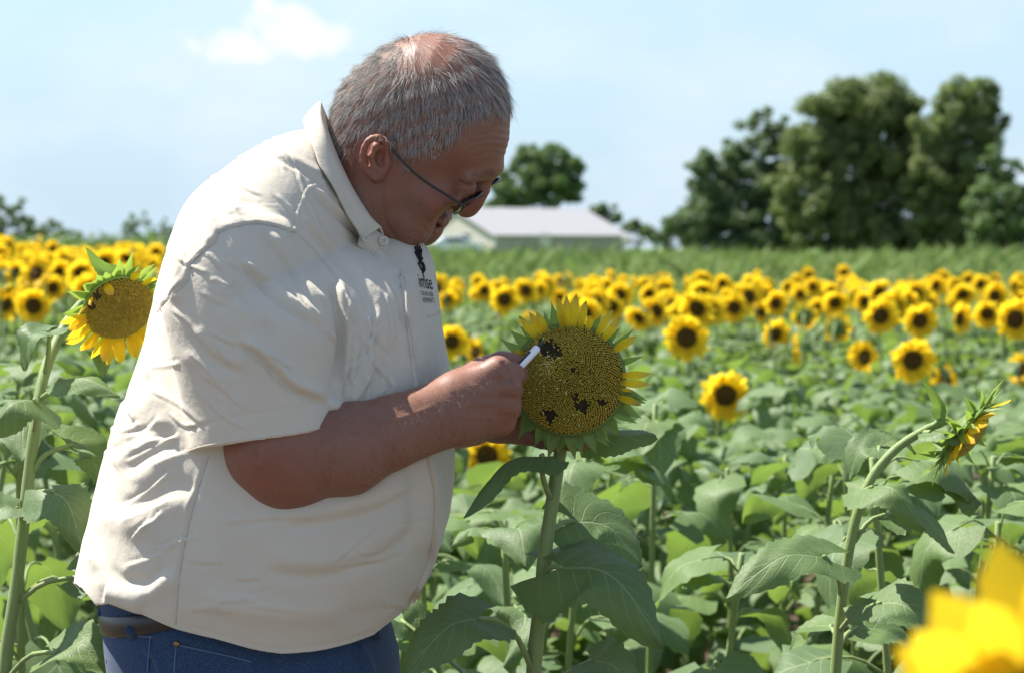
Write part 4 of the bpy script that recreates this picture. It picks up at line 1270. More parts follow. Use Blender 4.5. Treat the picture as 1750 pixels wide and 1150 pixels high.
# wrinkles, veins and knuckle creases cut into the skin
BN = vert_normals(BV, BQ)
bpx, bpy_ = project(BV)
def stroke_dist(px, py, pts, n=24):
    pl = catmull(pts, n) if len(pts) > 2 else np.linspace(pts[0], pts[1], 8)
    best = np.full(len(px), 1e9); side = np.zeros(len(px)); tt = np.zeros(len(px))
    for i in range(len(pl) - 1):
        a, b = pl[i], pl[i + 1]; e = b - a; L = e @ e + 1e-9
        t = np.clip(((px - a[0]) * e[0] + (py - a[1]) * e[1]) / L, 0, 1)
        dx = px - a[0] - t * e[0]; dy = py - a[1] - t * e[1]
        d = dx * dx + dy * dy; m = d < best
        best = np.where(m, d, best); side = np.where(m, np.sign(e[0] * dy - e[1] * dx), side); tt = np.where(m, (i + t) / (len(pl) - 1), tt)
    return np.sqrt(best), side, tt
def sculpt(px, py, sel, strokes):
    """Height in metres for every vertex: ridges and creases along polylines; 'step' raises the left side of the line."""
    out = np.zeros(len(px))
    for kind, w, amp, pts in strokes:
        a = np.array(pts, float); lo = a.min(0) - 5 * w - 8; hi = a.max(0) + 5 * w + 8
        m = np.nonzero(sel & (px > lo[0]) & (px < hi[0]) & (py > lo[1]) & (py < hi[1]))[0]
        if len(m) == 0: continue
        d, s, t = stroke_dist(px[m], py[m], a)
        fade = np.clip(np.minimum(t, 1 - t) / 0.18, 0, 1) if kind in ("ridge", "fold") else np.clip(np.minimum(t, 1 - t) / 0.04, 0.3, 1)
        fade = fade * fade * (3 - 2 * fade)
        if kind == "ridge": h = amp * np.exp(-(d / w) ** 2)
        elif kind == "crease": h = -amp * np.exp(-(d / w) ** 2)
        elif kind == "fold":                    # ridge with a sharper, deeper valley to its right
            sd = d * s; h = amp * (np.exp(-((sd + w * .6) / w) ** 2) - 0.8 * np.exp(-((sd - w * .7) / (w * .6)) ** 2))
        else:                                   # step
            sd = -d * s; h = amp * np.where(sd > 0, np.exp(-sd / (4 * w)) * np.clip(sd / 1.2, 0, 1), 0) - 0.5 * amp * np.exp(-(d / 1.8) ** 2)
        out[m] += h * fade
    return out
near = (BN[:, 1] < 0.25) & (BV[:, 1] < YM + 0.02)
wr_strokes = []
for yy, x0, x1, a in ((255, 800, 872, .0006), (243, 806, 874, .0006), (232, 812, 874, .0006), (266, 806, 866, .0007), (220, 826, 874, .0004)):
    wr_strokes.append(("crease", 2.6, a, [(x0, yy + 3), ((x0 + x1) / 2, yy - 5), (x1, yy + 2)]))
for pts in ([(798, 322), (785, 318), (774, 318)], [(797, 328), (784, 330), (772, 334)], [(806, 345), (795, 350), (786, 352)],
            [(770, 352), (758, 366), (747, 382)], [(738, 396), (726, 398), (716, 404)], [(640, 318), (642, 350), (648, 380)], [(628, 316), (632, 345), (640, 372)]):
    wr_strokes.append(("crease", 2.4, .0007, pts))
for pts in ([(775, 668), (782, 694), (782, 722)], [(570, 705), (566, 730), (560, 752)]): wr_strokes.append(("crease", 5, .0010, pts))
for pts in ([(800, 655), (825, 668), (850, 672)], [(795, 690), (825, 688), (852, 690)], [(798, 715), (822, 712), (848, 715)], [(640, 720), (690, 712), (750, 690)]):
    wr_strokes.append(("ridge", 4, .0010, pts))
for pts, w_, a_ in (([(652, 308), (653, 345), (660, 382), (680, 410)], 4.5, .0016), ([(770, 356), (754, 370), (740, 386), (730, 400)], 4.5, .0018), ([(668, 306), (666, 335)], 3, .0008), ([(744, 388), (734, 394), (728, 400)], 3, .0010)):
    wr_strokes.append(("crease", w_, a_, pts))
wr_strokes += [("crease", 4, .0022, [(858, 616), (868, 634), (876, 652)]), ("crease", 5, .0014, [(846, 650), (866, 650), (880, 652)]), ("crease", 5, .0014, [(850, 679), (868, 679), (884, 682)]), ("crease", 5, .0012, [(848, 709), (864, 710), (880, 712)])]
BV = BV + BN * sculpt(bpx, bpy_, near, wr_strokes)[:, None]
bd = pobj("body", BV, BQ, M_skin)
red = np.zeros(len(BV), np.float32)
hpx, hpy = near_px(BV)
for cx, cy, r, a in ((640, 265, 42, 1.0), (805, 355, 24, .8), (750, 345, 40, .6), (748, 386, 14, .9), (735, 80, 60, .15)):
    red = np.maximum(red, a * np.exp(-(((hpx - cx) ** 2 + (hpy - cy) ** 2) / r ** 2)) * (hpy < 460))
red = np.maximum(red, 0.55 * np.exp(-(((bpx - 440) ** 2 + (bpy_ - 820) ** 2) / 90 ** 2)))
red[(BV[:, 0] > P(560, 0, YM)[0]) & (bpy_ > 480)] *= 0.4
bd.data.attributes.new("redness", 'FLOAT', 'POINT').data.foreach_set("value", red.astype(np.float32))
tag(bd, "sun-browned head, arms and hands")
BN = vert_normals(BV, BQ)

# eyes
t = NT("eye"); u = t.obj()
ey = t.n("Attribute", attribute_name="pupil").outputs["Fac"]
M_eye = t.done(t.bsdf(t.ramp(ey, [(0.0, (0.70, 0.64, 0.58)), (0.66, (0.62, 0.56, 0.5)), (0.70, (0.10, 0.06, 0.03)), (0.86, (0.06, 0.035, 0.02)), (0.9, (0.004, 0.004, 0.004))]), 0.08, 0.6).outputs[0])
for sy in (-1, 1):
    bm = bmesh.new(); bmesh.ops.create_uvsphere(bm, u_segments=24, v_segments=16, radius=0.0115)
    me = bpy.data.meshes.new("eye"); bm.to_mesh(me); bm.free(); me.materials.append(M_eye)
    gaze = Vector((0.75, -0.15 if sy < 0 else 0.1, -0.65)).normalized()
    me.attributes.new("pupil", 'FLOAT', 'POINT').data.foreach_set("value", [max(0, v.co.normalized().dot(gaze)) ** 2 for v in me.vertices])
    for p in me.polygons: p.use_smooth = True
    o = new_obj("eye", me, person); o.location = Vector(H(EYE[0], EYE[1], sy * EYE[2]) - PO)

# ---- shirt
SV, SQ = sdf_mesh(f_shirt, P(120, 1190, 2.5) - [.02, .36, 0], P(790, 165, 2.5) + [.02, .36, .0], 0.0023, slack=2.2)
SN = vert_normals(SV, SQ)
def near_proj(V):
    W = V.copy(); W[:, 1] = np.where(W[:, 1] > YM, 2 * YM - W[:, 1], W[:, 1])
    return project(W)
spx, spy = near_proj(SV)
hem = np.array([(100, 985), (136, 1000), (165, 1034), (190, 1030), (240, 1048), (300, 1074), (375, 1093), (430, 1108), (480, 1116), (530, 1113), (560, 1108), (600, 1098), (640, 1084), (690, 1044), (740, 1000)], float)
is_slv = (np.minimum(f_slv(SV.astype(np.float32)), f_slv_far(SV.astype(np.float32))) < f_torso(SV.astype(np.float32)) + 0.002)
g = np.where(is_slv & (spy > 640), -99.0, spy - np.interp(spx, hem[:, 0], hem[:, 1]))
# neck opening: what lies in front of and above the collar line
hh, t_, r_ = neck_coords(SV)
g = np.maximum(g, np.where((hh > -.045) & (t_ < .135), (.080 - r_) * 1439, -99))
near_s = (SN[:, 1] < 0.3) & (SV[:, 1] < YM)
Z2 = lambda pts: [(240 + a / 2.6125, 360 + b / 2.6125) for a, b in pts]
ST = [
    ("step", 5, .0026, Z2([(75, 455), (130, 385), (210, 320), (235, 220), (330, 150), (350, 100), (430, 70), (520, 58), (600, 70), (690, 100), (760, 160), (820, 230), (870, 300), (908, 400), (912, 480), (890, 600), (862, 760)])),
    ("crease", 3.0, .0008, [(x, y - 12) for x, y in Z2([(100, 410), (190, 320), (215, 225), (310, 145), (330, 92), (430, 45), (520, 30), (600, 45), (680, 70)])]),
    ("fold", 9, .0060, Z2([(440, 220), (540, 310), (640, 400), (830, 530)])),
    ("fold", 8, .0045, Z2([(560, 90), (640, 200), (740, 340), (835, 450)])),
    ("fold", 10, .0070, Z2([(430, 570), (560, 660), (680, 780), (860, 860)])),
    ("ridge", 12, .0040, Z2([(360, 300), (450, 420), (560, 520)])),
    ("fold", 12, .0030, Z2([(220, 520), (330, 640), (480, 720)])),
    ("ridge", 10, .0022, Z2([(180, 620), (300, 720), (420, 790)])),
    ("crease", 9, .0035, Z2([(400, 330), (520, 460), (600, 560)])),
    ("crease", 2.6, .0010, Z2([(190, 985), (300, 950), (450, 912), (650, 885), (855, 862)])),
    ("ridge", 12, .0100, [(560, 700), (572, 694), (586, 696)]),
    # under the arm and on the chest
    ("fold", 9, .0090, [(566, 470), (585, 540), (588, 600), (570, 690)]),
    ("fold", 7, .0050, [(586, 500), (602, 560), (600, 640), (588, 690)]),
    ("fold", 9, .0050, [(622, 600), (612, 650), (592, 694)]),
    ("ridge", 14, .0050, [(640, 520), (632, 600), (618, 680)]),
    ("step", 4, .0022, [(524, 316), (506, 360), (500, 394)]),
    ("step", 4, .0020, [(554, 306), (540, 312), (524, 318)]),
    ("fold", 8, .0030, [(468, 264), (505, 280), (556, 308)]),
    ("fold", 6, .0055, [(532, 320), (572, 360), (616, 400), (660, 452)]),
    ("fold", 7, .0045, [(512, 368), (545, 402), (575, 440)]),
    ("fold", 8, .0045, [(548, 240), (560, 290), (600, 350), (636, 420)]),
    ("fold", 12, .0040, [(560, 420), (610, 470), (645, 540), (650, 620)]),
    ("ridge", 16, .0050, [(380, 310), (400, 340), (400, 372)]),
    ("fold", 12, .0040, [(330, 360), (352, 385), (350, 420)]),
    ("fold", 13, .0060, [(296, 420), (300, 470), (288, 520)]),
    # the back and flank
    ("fold", 15, .0046, [(270, 738), (236, 757), (205, 774), (184, 786)]),
    ("fold", 18, .0048, [(310, 770), (280, 778), (254, 792), (215, 822)]),
    ("fold", 20, .0050, [(278, 655), (256, 672), (228, 690), (212, 700)]),
    ("ridge", 16, .0060, [(262, 610), (268, 650), (276, 700), (284, 740)]),
    ("fold", 24, .0045, [(340, 850), (300, 850), (250, 872), (196, 880)]),
    ("ridge", 24, .0030, [(160, 880), (190, 890), (235, 900), (290, 900)]),
    ("fold", 17, .0060, [(296, 968), (272, 992), (246, 1006), (206, 996), (170, 968)]),
    ("ridge", 16, .0060, [(180, 1012), (210, 1024), (250, 1040)]),
    ("ridge", 14, .0040, [(150, 940), (180, 970), (230, 985)]),
    ("crease", 2.8, .0016, [(357, 778), (335, 850), (318, 920), (306, 990), (300, 1072)]),
    ("ridge", 3.5, .0012, [(349, 778), (327, 850), (310, 920), (298, 990), (292, 1068)]),
    ("ridge", 22, .0050, [(330, 1010), (420, 1040), (520, 1050), (600, 1040)]),
    ("fold", 18, .0050, [(470, 890), (560, 880), (640, 860), (720, 820)]),
    ("fold", 20, .0040, [(440, 960), (540, 970), (640, 940), (720, 880)]),
    ("fold", 18, .0045, [(700, 760), (715, 820), (718, 880), (700, 950)]),
    ("crease", 2.5, .0008, [(300, 1066), (375, 1085), (430, 1100), (480, 1108), (560, 1100), (640, 1076), (690, 1036)]),
    # placket and pocket
    ("step", 5, .0042, [(697, 1030), (725, 974), (737, 929), (742, 877), (740, 832), (731, 793), (722, 740), (712, 690), (706, 650), (700, 600), (692, 540), (684, 480), (676, 446)]),
    ("crease", 2.2, .0007, [(708, 1026), (735, 974), (748, 929), (753, 877), (751, 832), (742, 793)]),
    ("step", 3, .0022, [(752, 650), (743, 607), (732, 568), (728, 543)]),
    ("step", 3, .0022, [(728, 543), (740, 540), (753, 535)]),
]
rs = np.random.default_rng(88)                          # small sharp creases
for n_, (x0, x1, y0, y1), (dx, dy), w_, a_ in ((22, (300, 550, 430, 720), (.75, .65), 4.0, .0017), (14, (180, 300, 560, 960), (-.9, .35), 4.5, .0018), (12, (600, 715, 470, 680), (.18, 1.0), 3.6, .0016),
                                               (16, (330, 720, 880, 1060), (1.0, -.12), 5.0, .0012), (12, (370, 560, 250, 370), (.7, .7), 3.6, .0013), (10, (575, 640, 560, 700), (-.25, 1.0), 3.5, .0022)):
    for _ in range(n_):
        cx, cy = rs.uniform(x0, x1), rs.uniform(y0, y1); L_ = rs.uniform(22, 58); a0 = math.atan2(dy, dx) + rs.normal(0, .22); b0 = rs.normal(0, 5)
        ex, ey = math.cos(a0), math.sin(a0)
        ST.append(("fold", w_ * rs.uniform(.8, 1.3), a_ * rs.uniform(.6, 1.3), [(cx - ex * L_, cy - ey * L_), (cx - ey * b0, cy + ex * b0), (cx + ex * L_, cy + ey * L_)]))
hgt = sculpt(spx, spy, near_s, ST)
# soft unevenness of hanging cloth
ph = SV * np.array([9.0, 7.0, 6.0])
hgt *= .85
hgt += 0.0009 * np.sin(ph[:, 0] * 3.1 + 2 * np.sin(ph[:, 2] * 1.7)) * np.sin(ph[:, 2] * 2.3 + ph[:, 1]) + 0.0005 * np.sin(SV[:, 0] * 61 + SV[:, 2] * 37 + 3 * np.sin(SV[:, 2] * 23)) * np.sin(SV[:, 2] * 47 + SV[:, 1] * 31)
SV = SV + SN * hgt[:, None]
alive = (g[SQ] < 0).any(1)
SQ = SQ[alive]
out = g > 0
mv = np.zeros(len(SV), bool); mv[np.unique(SQ)] = True
fix = out & mv & (g < 8) & (r_ > .10)
SV[fix, 2] += g[fix] * 0.00064                        # snap the cut edge to the hem line
used = np.unique(SQ); remap = -np.ones(len(SV), int); remap[used] = np.arange(len(used))
SV = SV[used]; SQ = remap[SQ]

def cloth_material(name, c1, c2, weave=900, transl=0.12):
    t = NT(name); ob = t.pos()
    n = t.noise(14, 5, 0.6, ob)
    c = t.mix(n, c1, c2)
    fine = t.noise(weave, 2, 0.7, ob)
    c = t.mix(t.rng(fine, 0.35, 0.7, 0, 0.12), c, tuple(x * .72 for x in c1))
    mid = t.noise(120, 5, 0.65, ob)
    rid = t.math('ABSOLUTE', t.math('SUBTRACT', t.noise(26, 4, 0.55, ob), .5))
    bp = t.bump(fine, 0.22, 0.0006, t.bump(mid, 0.28, 0.0022, t.bump(rid, 0.20, 0.008)))
    b = t.bsdf(c, 0.85, 0.2, bp, Sheen_Weight=0.15)
    tr = t.n("BsdfTranslucent"); t.val(tr.inputs[0], c2)
    mx = t.n("MixShader"); mx.inputs[0].default_value = transl
    t.l(b.outputs[0], mx.inputs[1]); t.l(tr.outputs[0], mx.inputs[2])
    return t.done(mx.outputs[0])
M_shirt = cloth_material("cream_cotton", (0.62, 0.562, 0.455), (0.70, 0.642, 0.535))
shirt = pobj("shirt", SV, SQ, M_shirt)
tag(shirt, "cream cotton work shirt with short sleeves, worn loose over the belt")
md = shirt.modifiers.new("thickness", 'SOLIDIFY'); md.thickness = 0.0022; md.offset = -1
shirt_bvh = BVHTree.FromPolygons([Vector(v) for v in SV], [tuple(map(int, q)) for q in SQ])
def on_surf(bvh, px, py, lift=0.0):
    d = (P(px, py, 1.0) - CAM); d = Vector(d).normalized()
    loc, nrm, i, dist = bvh.ray_cast(Vector(CAM), d)
    if loc is None: return None
    if nrm.dot(d) > 0: nrm = -nrm
    return np.array(loc + nrm * lift)
def surf_line(bvh, pts, n=24, lift=0.0):
    out = [on_surf(bvh, a, b, lift) for a, b in catmull(np.array(pts, float), n)]
    return np.array([o for o in out if o is not None])

# rolled edges of sleeve and hem, stitching
M_thread = plain("shirt_stitching", (0.50, 0.47, 0.40), 0.9, 0.2)
def seam(name, pts, r, mat, bvh=None, parent=None, lift=0.0004, n=40):
    L = surf_line(bvh or shirt_bvh, pts, n, lift)
    if len(L) > 3:
        return mesh_obj(name, *[(np.array(a) - PO if k == 0 else a) for k, a in enumerate(tube_geo(L, r, 5))], mat, parent or shirt)
seam("sleeve_hem", [(x, y - 1.5) for x, y in cuff[1:-1]], .0013, M_shirt, lift=-.0006)
seam("bottom_hem", [(x, y - 1.5) for x, y in hem[3:-2]], .0013, M_shirt, lift=-.0006, n=70)
seam("seam_stitch", Z2([(75, 455), (130, 385), (210, 320), (235, 220), (330, 150), (350, 100), (430, 70), (520, 58), (600, 70), (690, 100)]), .0006, M_thread, lift=.0001)
seam("seam_stitch", [(357, 778), (335, 850), (318, 920), (306, 990), (300, 1066)], .0006, M_thread, lift=.0001)

# collar
ctop = [(546, 172, 0), (554, 204, .045), (571, 248, .070), (600, 312, .080), (636, 368, .074), (657, 389, .066)]
clow = [(516, 206, 0), (536, 240, .066), (553, 276, .090), (580, 322, .102), (614, 384, .096), (629, 416, .086)]
cin = [(556, 196, 0), (563, 222, .040), (582, 268, .062), (612, 330, .068), (646, 384, .062), (662, 408, .054)]
def crow(a, s): return catmull([P(x, y, YM) + np.array([0, s * d, 0]) for x, y, d in a], 26)
rows = []
for s in (-1, 1):
    T, Lw, I = crow(ctop, s), crow(clow, s), crow(cin, s)
    mid = (T * .55 + Lw * .45); mid[:, 1] += s * .004; mid[:, 0] -= .003
    q = (T * .86 + Lw * .14); q[:, 1] += s * .0045
    R = [I, T * .75 + I * .25, T, q, mid, Lw]
    A = np.stack(R, 1)                         # 26 x 6 x 3
    rows.append(A[::-1] if s > 0 else A)
A = np.concatenate([rows[1][:-1], rows[0]], 0)
wob = 0.0012 * np.sin(np.arange(len(A)) * 0.9)[:, None] * np.array([0, .2, .3, .6, 1, 1])[None]
A[:, :, 0] -= wob
collar = pobj("collar", A.reshape(-1, 3), grid_faces(len(A), 6), M_shirt, shirt)
md = collar.modifiers.new("sub", 'SUBSURF'); md.levels = md.render_levels = 2
md = collar.modifiers.new("thickness", 'SOLIDIFY'); md.thickness = 0.0024; md.offset = 0
# collar band that closes at the throat
band = []
for s in (-1, 1):
    a = catmull([P(x, y, YM) + np.array([0, s * d, 0]) for x, y, d in [(630, 378, .074), (652, 398, .066), (670, 412, .046), (680, 424, .010)]], 12)
    b = catmull([P(x, y, YM) + np.array([0, s * d, 0]) for x, y, d in [(620, 420, .086), (646, 440, .076), (668, 452, .050), (680, 458, .010)]], 12)
    band.append(np.stack([a, b], 1) if s < 0 else np.stack([a, b], 1)[::-1])
A = np.concatenate(band, 0)
cb = pobj("collar_band", A.reshape(-1, 3), grid_faces(len(A), 2), M_shirt, shirt)
md = cb.modifiers.new("thickness", 'SOLIDIFY'); md.thickness = 0.003; md.offset = 0

M_button = plain("pale_horn_button", (0.55, 0.50, 0.40), 0.35, 0.5)
def button(c, nrm, r=.0055, parent=shirt):
    g = Geo(); prof_ = [(0, .0006), (.55, .0006), (.72, .0014), (.92, .0014), (1, .0004), (.95, -.001)]
    V = []; nseg = 18
    for a, h in prof_:
        for k in range(nseg): V.append((a * r * math.cos(k * 2 * math.pi / nseg), a * r * math.sin(k * 2 * math.pi / nseg), h))
    g.add(V, grid_faces(len(prof_), nseg, True))
    for k in range(4):
        a = math.pi / 4 + k * math.pi / 2
        g.tube([(.3 * r * math.cos(a), .3 * r * math.sin(a), .0004), (.3 * r * math.cos(a), .3 * r * math.sin(a), .0010)], r * .1, 6, 1)
    o = g.build("button", [M_button, M_dark], parent)
    o.matrix_local = Matrix.Translation(Vector(c) - Vector(PO)) @ Vector(nrm).to_track_quat('Z', 'Y').to_matrix().to_4x4()
    return o
M_dark = plain("dark_thread", (0.05, 0.045, 0.04), 0.8)
camn = Vector((0, -1, 0.1))
button(P(656, 412, YM - .072), (-.1, -1, .25), .0058)
button(P(626, 408, YM - .097), (-.1, -1, .2), .0045)
for bx, by in ((746, 816), (735, 958)):
    q = on_surf(shirt_bvh, bx, by, .0015)
    if q is not None: button(q, (.6, -.8, .1), .0055)

# placket: a raised strip down the front whose edge stands off the cloth
PL = [(683, 474), (685, 484), (692, 540), (700, 600), (706, 650), (712, 690), (722, 740), (731, 793), (740, 832), (742, 877), (737, 929), (725, 974), (700, 1026)]
plc = catmull(np.array(PL, float), 60); V = []
for a_, b_ in plc:
    w_ = 24 if b_ < 720 else 18
    row = []
    for f_, l_ in ((0.0, .0002), (0.02, .0058), (.12, .0055), (.5, .0040), (1.0, .0012)):
        q = on_surf(shirt_bvh, a_ + w_ * f_, b_, l_); k_ = 0
        while q is None and k_ < 30: k_ += 1; q = on_surf(shirt_bvh, a_ + w_ * f_ - k_ * 1.5, b_, l_)
        row.append(q)
    if all(q is not None for q in row): V += row
if len(V) > 20: pobj("placket", V, grid_faces(len(V) // 5, 5), M_shirt, shirt)

# lettering and emblem over the pocket: flat print laid on the cloth
M_ink = plain("black_embroidery", (0.018, 0.017, 0.018), 0.8, 0.2)
def text_polys(s):
    cu = bpy.data.curves.new("t", 'FONT'); cu.body = s; cu.size = 1.0; cu.resolution_u = 2
    o = bpy.data.objects.new("t", cu); COL.objects.link(o)
    bpy.context.view_layer.update()
    me = bpy.data.meshes.new_from_object(o.evaluated_get(bpy.context.evaluated_depsgraph_get()))
    V = np.array([v.co[:2] for v in me.vertices]); Fc = [tuple(p.vertices) for p in me.polygons]
    bpy.data.objects.remove(o); bpy.data.curves.remove(cu); bpy.data.meshes.remove(me)
    V -= V.min(0); V /= V.max(0)
    return V, Fc
def decal(name, V, Fc, quad, mat, parent):
    """quad: picture positions of bottom-left, bottom-right, top-left, top-right."""
    bl, br, tl, tr = map(np.array, quad)
    W = []
    for a, b in V:
        p = (bl * (1 - a) + br * a) * (1 - b) + (tl * (1 - a) + tr * a) * b
        q = on_surf(shirt_bvh, p[0], p[1], .0011)
        while q is None and p[0] > 690:
            p = p - [0.7, 0]; q = on_surf(shirt_bvh, p[0], p[1], .0011)
        W.append(q)
    return pobj(name, W, Fc, mat, parent, smooth=False)
V, Fc = text_polys("imse"); decal("lettering", V, Fc, ((717, 492), (739, 496), (713, 470), (735, 472)), M_ink, shirt)
V, Fc = text_polys("SSOURI AGRI"); decal("lettering", V, Fc, ((720, 505), (740, 508), (718, 498), (738, 500)), M_ink, shirt)
V, Fc = text_polys("XPERIMENT S"); decal("lettering", V, Fc, ((723, 518), (742, 518), (721, 509), (741, 510)), M_ink, shirt)
def strokes_decal(name, lines, mat, parent):
    g = Geo()
    for pts, w in lines:
        pl = catmull(np.array(pts, float), 10)
        L = [on_surf(shirt_bvh, a, b, .0010) for a, b in pl]
        L = [q for q in L if q is not None]; w = w * .75
        if len(L) > 2: g.tube(np.array(L) - PO, w, 5)
    return g.build(name, mat, parent)
g_em = [([(709, 423), (712, 436), (716, 447)], .0016), ([(713, 421), (714, 432), (717, 445)], .0014), ([(717, 422), (717, 434), (719, 446)], .0014), ([(720, 427), (719, 438), (720, 447)], .0012),
        ([(709, 432), (714, 441), (718, 450)], .0018), ([(716, 449), (720, 452), (723, 458), (722, 465)], .0022), ([(721, 449), (724, 455), (725, 462), (722, 467)], .0016), ([(714, 450), (717, 456), (720, 463)], .0014),
        ([(714, 441), (719, 440), (722, 444)], .0012), ([(721, 467), (723, 472), (724, 477)], .0008)]
strokes_decal("emblem", g_em, M_ink, shirt)

# ---- jeans, belt
def denim_material():
    t = NT("blue_denim"); ob = t.pos()
    n = t.noise(11, 5, 0.65, ob); f = t.noise(520, 3, 0.7, ob)
    w = t.n("TexWave"); w.inputs["Scale"].default_value = 420; w.inputs["Distortion"].default_value = 1.5; t.l(ob, w.inputs["Vector"])
    c = t.mix(n, (0.015, 0.034, 0.082), (0.036, 0.076, 0.155))
    c = t.mix(t.rng(f, 0.45, 0.75, 0, .55), c, (0.11, 0.165, 0.25))
    c = t.mix(t.math('MULTIPLY', w.outputs["Fac"], 0.22), c, (0.01, 0.02, 0.06))
    return t.done(t.bsdf(c, 0.9, 0.15, t.bump(f, 0.4, 0.001), Sheen_Weight=0.1).outputs[0])
M_denim = denim_material()
JT = slices([(990, 178, 660, .184), (1030, 182, 660, .185), (1060, 186, 664, .19), (1090, 188, 672, .192), (1130, 192, 680, .193), (1200, 200, 676, .19), (1300, 225, 640, .18), (1350, 240, 610, .17)], YM)
jb = Blob()
jb.put(slice_sdf(JT, YM, 2.3), P(170, 1350, YM) - [0, .2, 0], P(690, 985, YM) + [0, .2, 0], .01)
for s in (-1, 1):
    jb.chain([P(430, 1330, YM) + [0, s * .095, 0], P(430, 1750, YM) + [0, s * .10, 0], np.array([P(420, 0, YM)[0], YM + s * .11, .09])], [.115, .082, .075], .05)
JV, JQ = sdf_mesh(jb, (P(170, 0, YM)[0] - .02, YM - .26, -.01), (P(690, 0, YM)[0] + .02, YM + .26, P(0, 988, YM)[2]), 0.0042)
JN = vert_normals(JV, JQ); jpx, jpy = near_proj(JV)
JV = JV + JN * (sculpt(jpx, jpy, (JN[:, 1] < .3), [("step", 4, .003, [(232, 1090), (300, 1096), (372, 1108), (420, 1124)]), ("crease", 3, .0015, [(258, 1088), (252, 1150), (250, 1210)]), ("crease", 3, .002, [(440, 1116), (438, 1150), (436, 1220)]),
    ("fold", 8, .005, [(600, 1100), (620, 1130), (630, 1170)]), ("fold", 9, .004, [(240, 1110), (262, 1130), (270, 1160)])]) + .0015 * np.sin(JV[:, 0] * 40 + JV[:, 2] * 28))[:, None]
jeans = pobj("jeans", JV, JQ, M_denim); tag(jeans, "blue denim jeans")
jeans_bvh = BVHTree.FromPolygons([Vector(v) for v in JV], [tuple(map(int, q)) for q in JQ])
M_gold = plain("jeans_thread", (0.12, 0.10, 0.09), 0.9)
M_bluethread = plain("blue_thread", (0.10, 0.16, 0.26), 0.9)
for pts in ([(302, 1094), (298, 1150), (298, 1220)], [(306, 1102), (372, 1116), (430, 1130)], [(190, 1090), (225, 1086), (262, 1088)], [(257, 1088), (252, 1150), (250, 1200)]):
    seam("seam_stitch", pts, .0009, M_bluethread, jeans_bvh, jeans, .0004, 24)
M_brass = NT("copper_rivet"); M_brass = M_brass.done(M_brass.bsdf((0.30, 0.17, 0.10), 0.35, 0.5, Metallic=0.9).outputs[0])
q = on_surf(jeans_bvh, 303, 1099, .001)
if q is not None:
    o = tube("rivet", [q - PO, q - PO + np.array([0, -.0018, .0003])], [.0042, .0030], M_brass, jeans, 14)
M_belt = plain("black_leather_belt", (0.02, 0.019, 0.017), 0.38, 0.5)
ring = []
nb_ = 64
zb = [P(0, y, YM)[2] for y in (1036, 1041, 1064, 1069)]
for zi, off in zip(zb, (.001, .0045, .0045, .001)):
    L = np.interp(zi, JT[0], JT[1]) - off; R_ = np.interp(zi, JT[0], JT[2]) + off; Hh = np.interp(zi, JT[0], JT[3]) + off
    row = []
    for k in range(nb_):
        a = 2 * math.pi * k / nb_; ca, sa = math.cos(a), math.sin(a)
        bxx = (L + R_) / 2 + (R_ - L) / 2 * np.sign(ca) * abs(ca) ** (2 / 2.3)
        row.append((bxx, YM + Hh * np.sign(sa) * abs(sa) ** (2 / 2.3), zi + .034 * np.clip((bxx - L) / .12, 0, 1)))
    ring.append(row)
belt = pobj("belt", np.array(ring).reshape(-1, 3), grid_faces(4, nb_, True), M_belt); tag(belt, "black leather belt")
for bx, s in ((229, 1.0), (470, 1.0), (640, 1.0)):
    q0 = P(bx, 1030, YM); 
    top, bot = on_surf(jeans_bvh, bx, 1088), None
    if top is None: continue
    bot = top; g = Geo()
    zt = P(0, 1032, YM)[2]
    path = np.array([[bot[0], bot[1] + .002, bot[2] - .004], [bot[0], bot[1] - .006, bot[2] + .004], [bot[0] - .001, bot[1] - .008, (bot[2] + zt) / 2], [bot[0] - .001, bot[1] - .006, zt], [bot[0], bot[1] + .004, zt + .004]])
    pl = catmull(path, 12); V = []
    for p_ in pl:
        for dx, dy in ((-.0065, 0), (-.0065, -.0022), (.0065, -.0022), (.0065, 0)): V.append(p_ + [dx, dy, 0])
    pobj("belt_loop", V, grid_faces(12, 4, True), M_denim, jeans)
# back loop that stands off behind the belt, back pocket edge
bl = catmull([P(178, 1034, YM - .06), P(171, 1046, YM - .06), P(176, 1062, YM - .06), P(190, 1070, YM - .06)], 10)
tube("belt_loop", bl - PO, .0034, M_denim, jeans, 6)
bl = catmull([P(192, 1118, YM - .09), P(186, 1128, YM - .09), P(192, 1142, YM - .09), P(196, 1170, YM - .09)], 10)
tube("pocket_edge", bl - PO, .0042, M_denim, jeans, 6)
M_boot = plain("brown_boot", (0.07, 0.045, 0.03), 0.6)
for s in (-1, 1):
    bb = Blob(); fx = P(420, 0, YM)[0]; fy = YM + s * .11
    bb.chain([(fx, fy, .14), (fx, fy, .05), (fx + .17, fy + s * .02, .04)], [.055, .052, .045], .04)
    V, Q = sdf_mesh(bb, (fx - .08, fy - .09, .0), (fx + .25, fy + .1, .21), .008)
    V[:, 2] = np.maximum(V[:, 2], 0.004)
    pobj("boot", V, Q, M_boot)

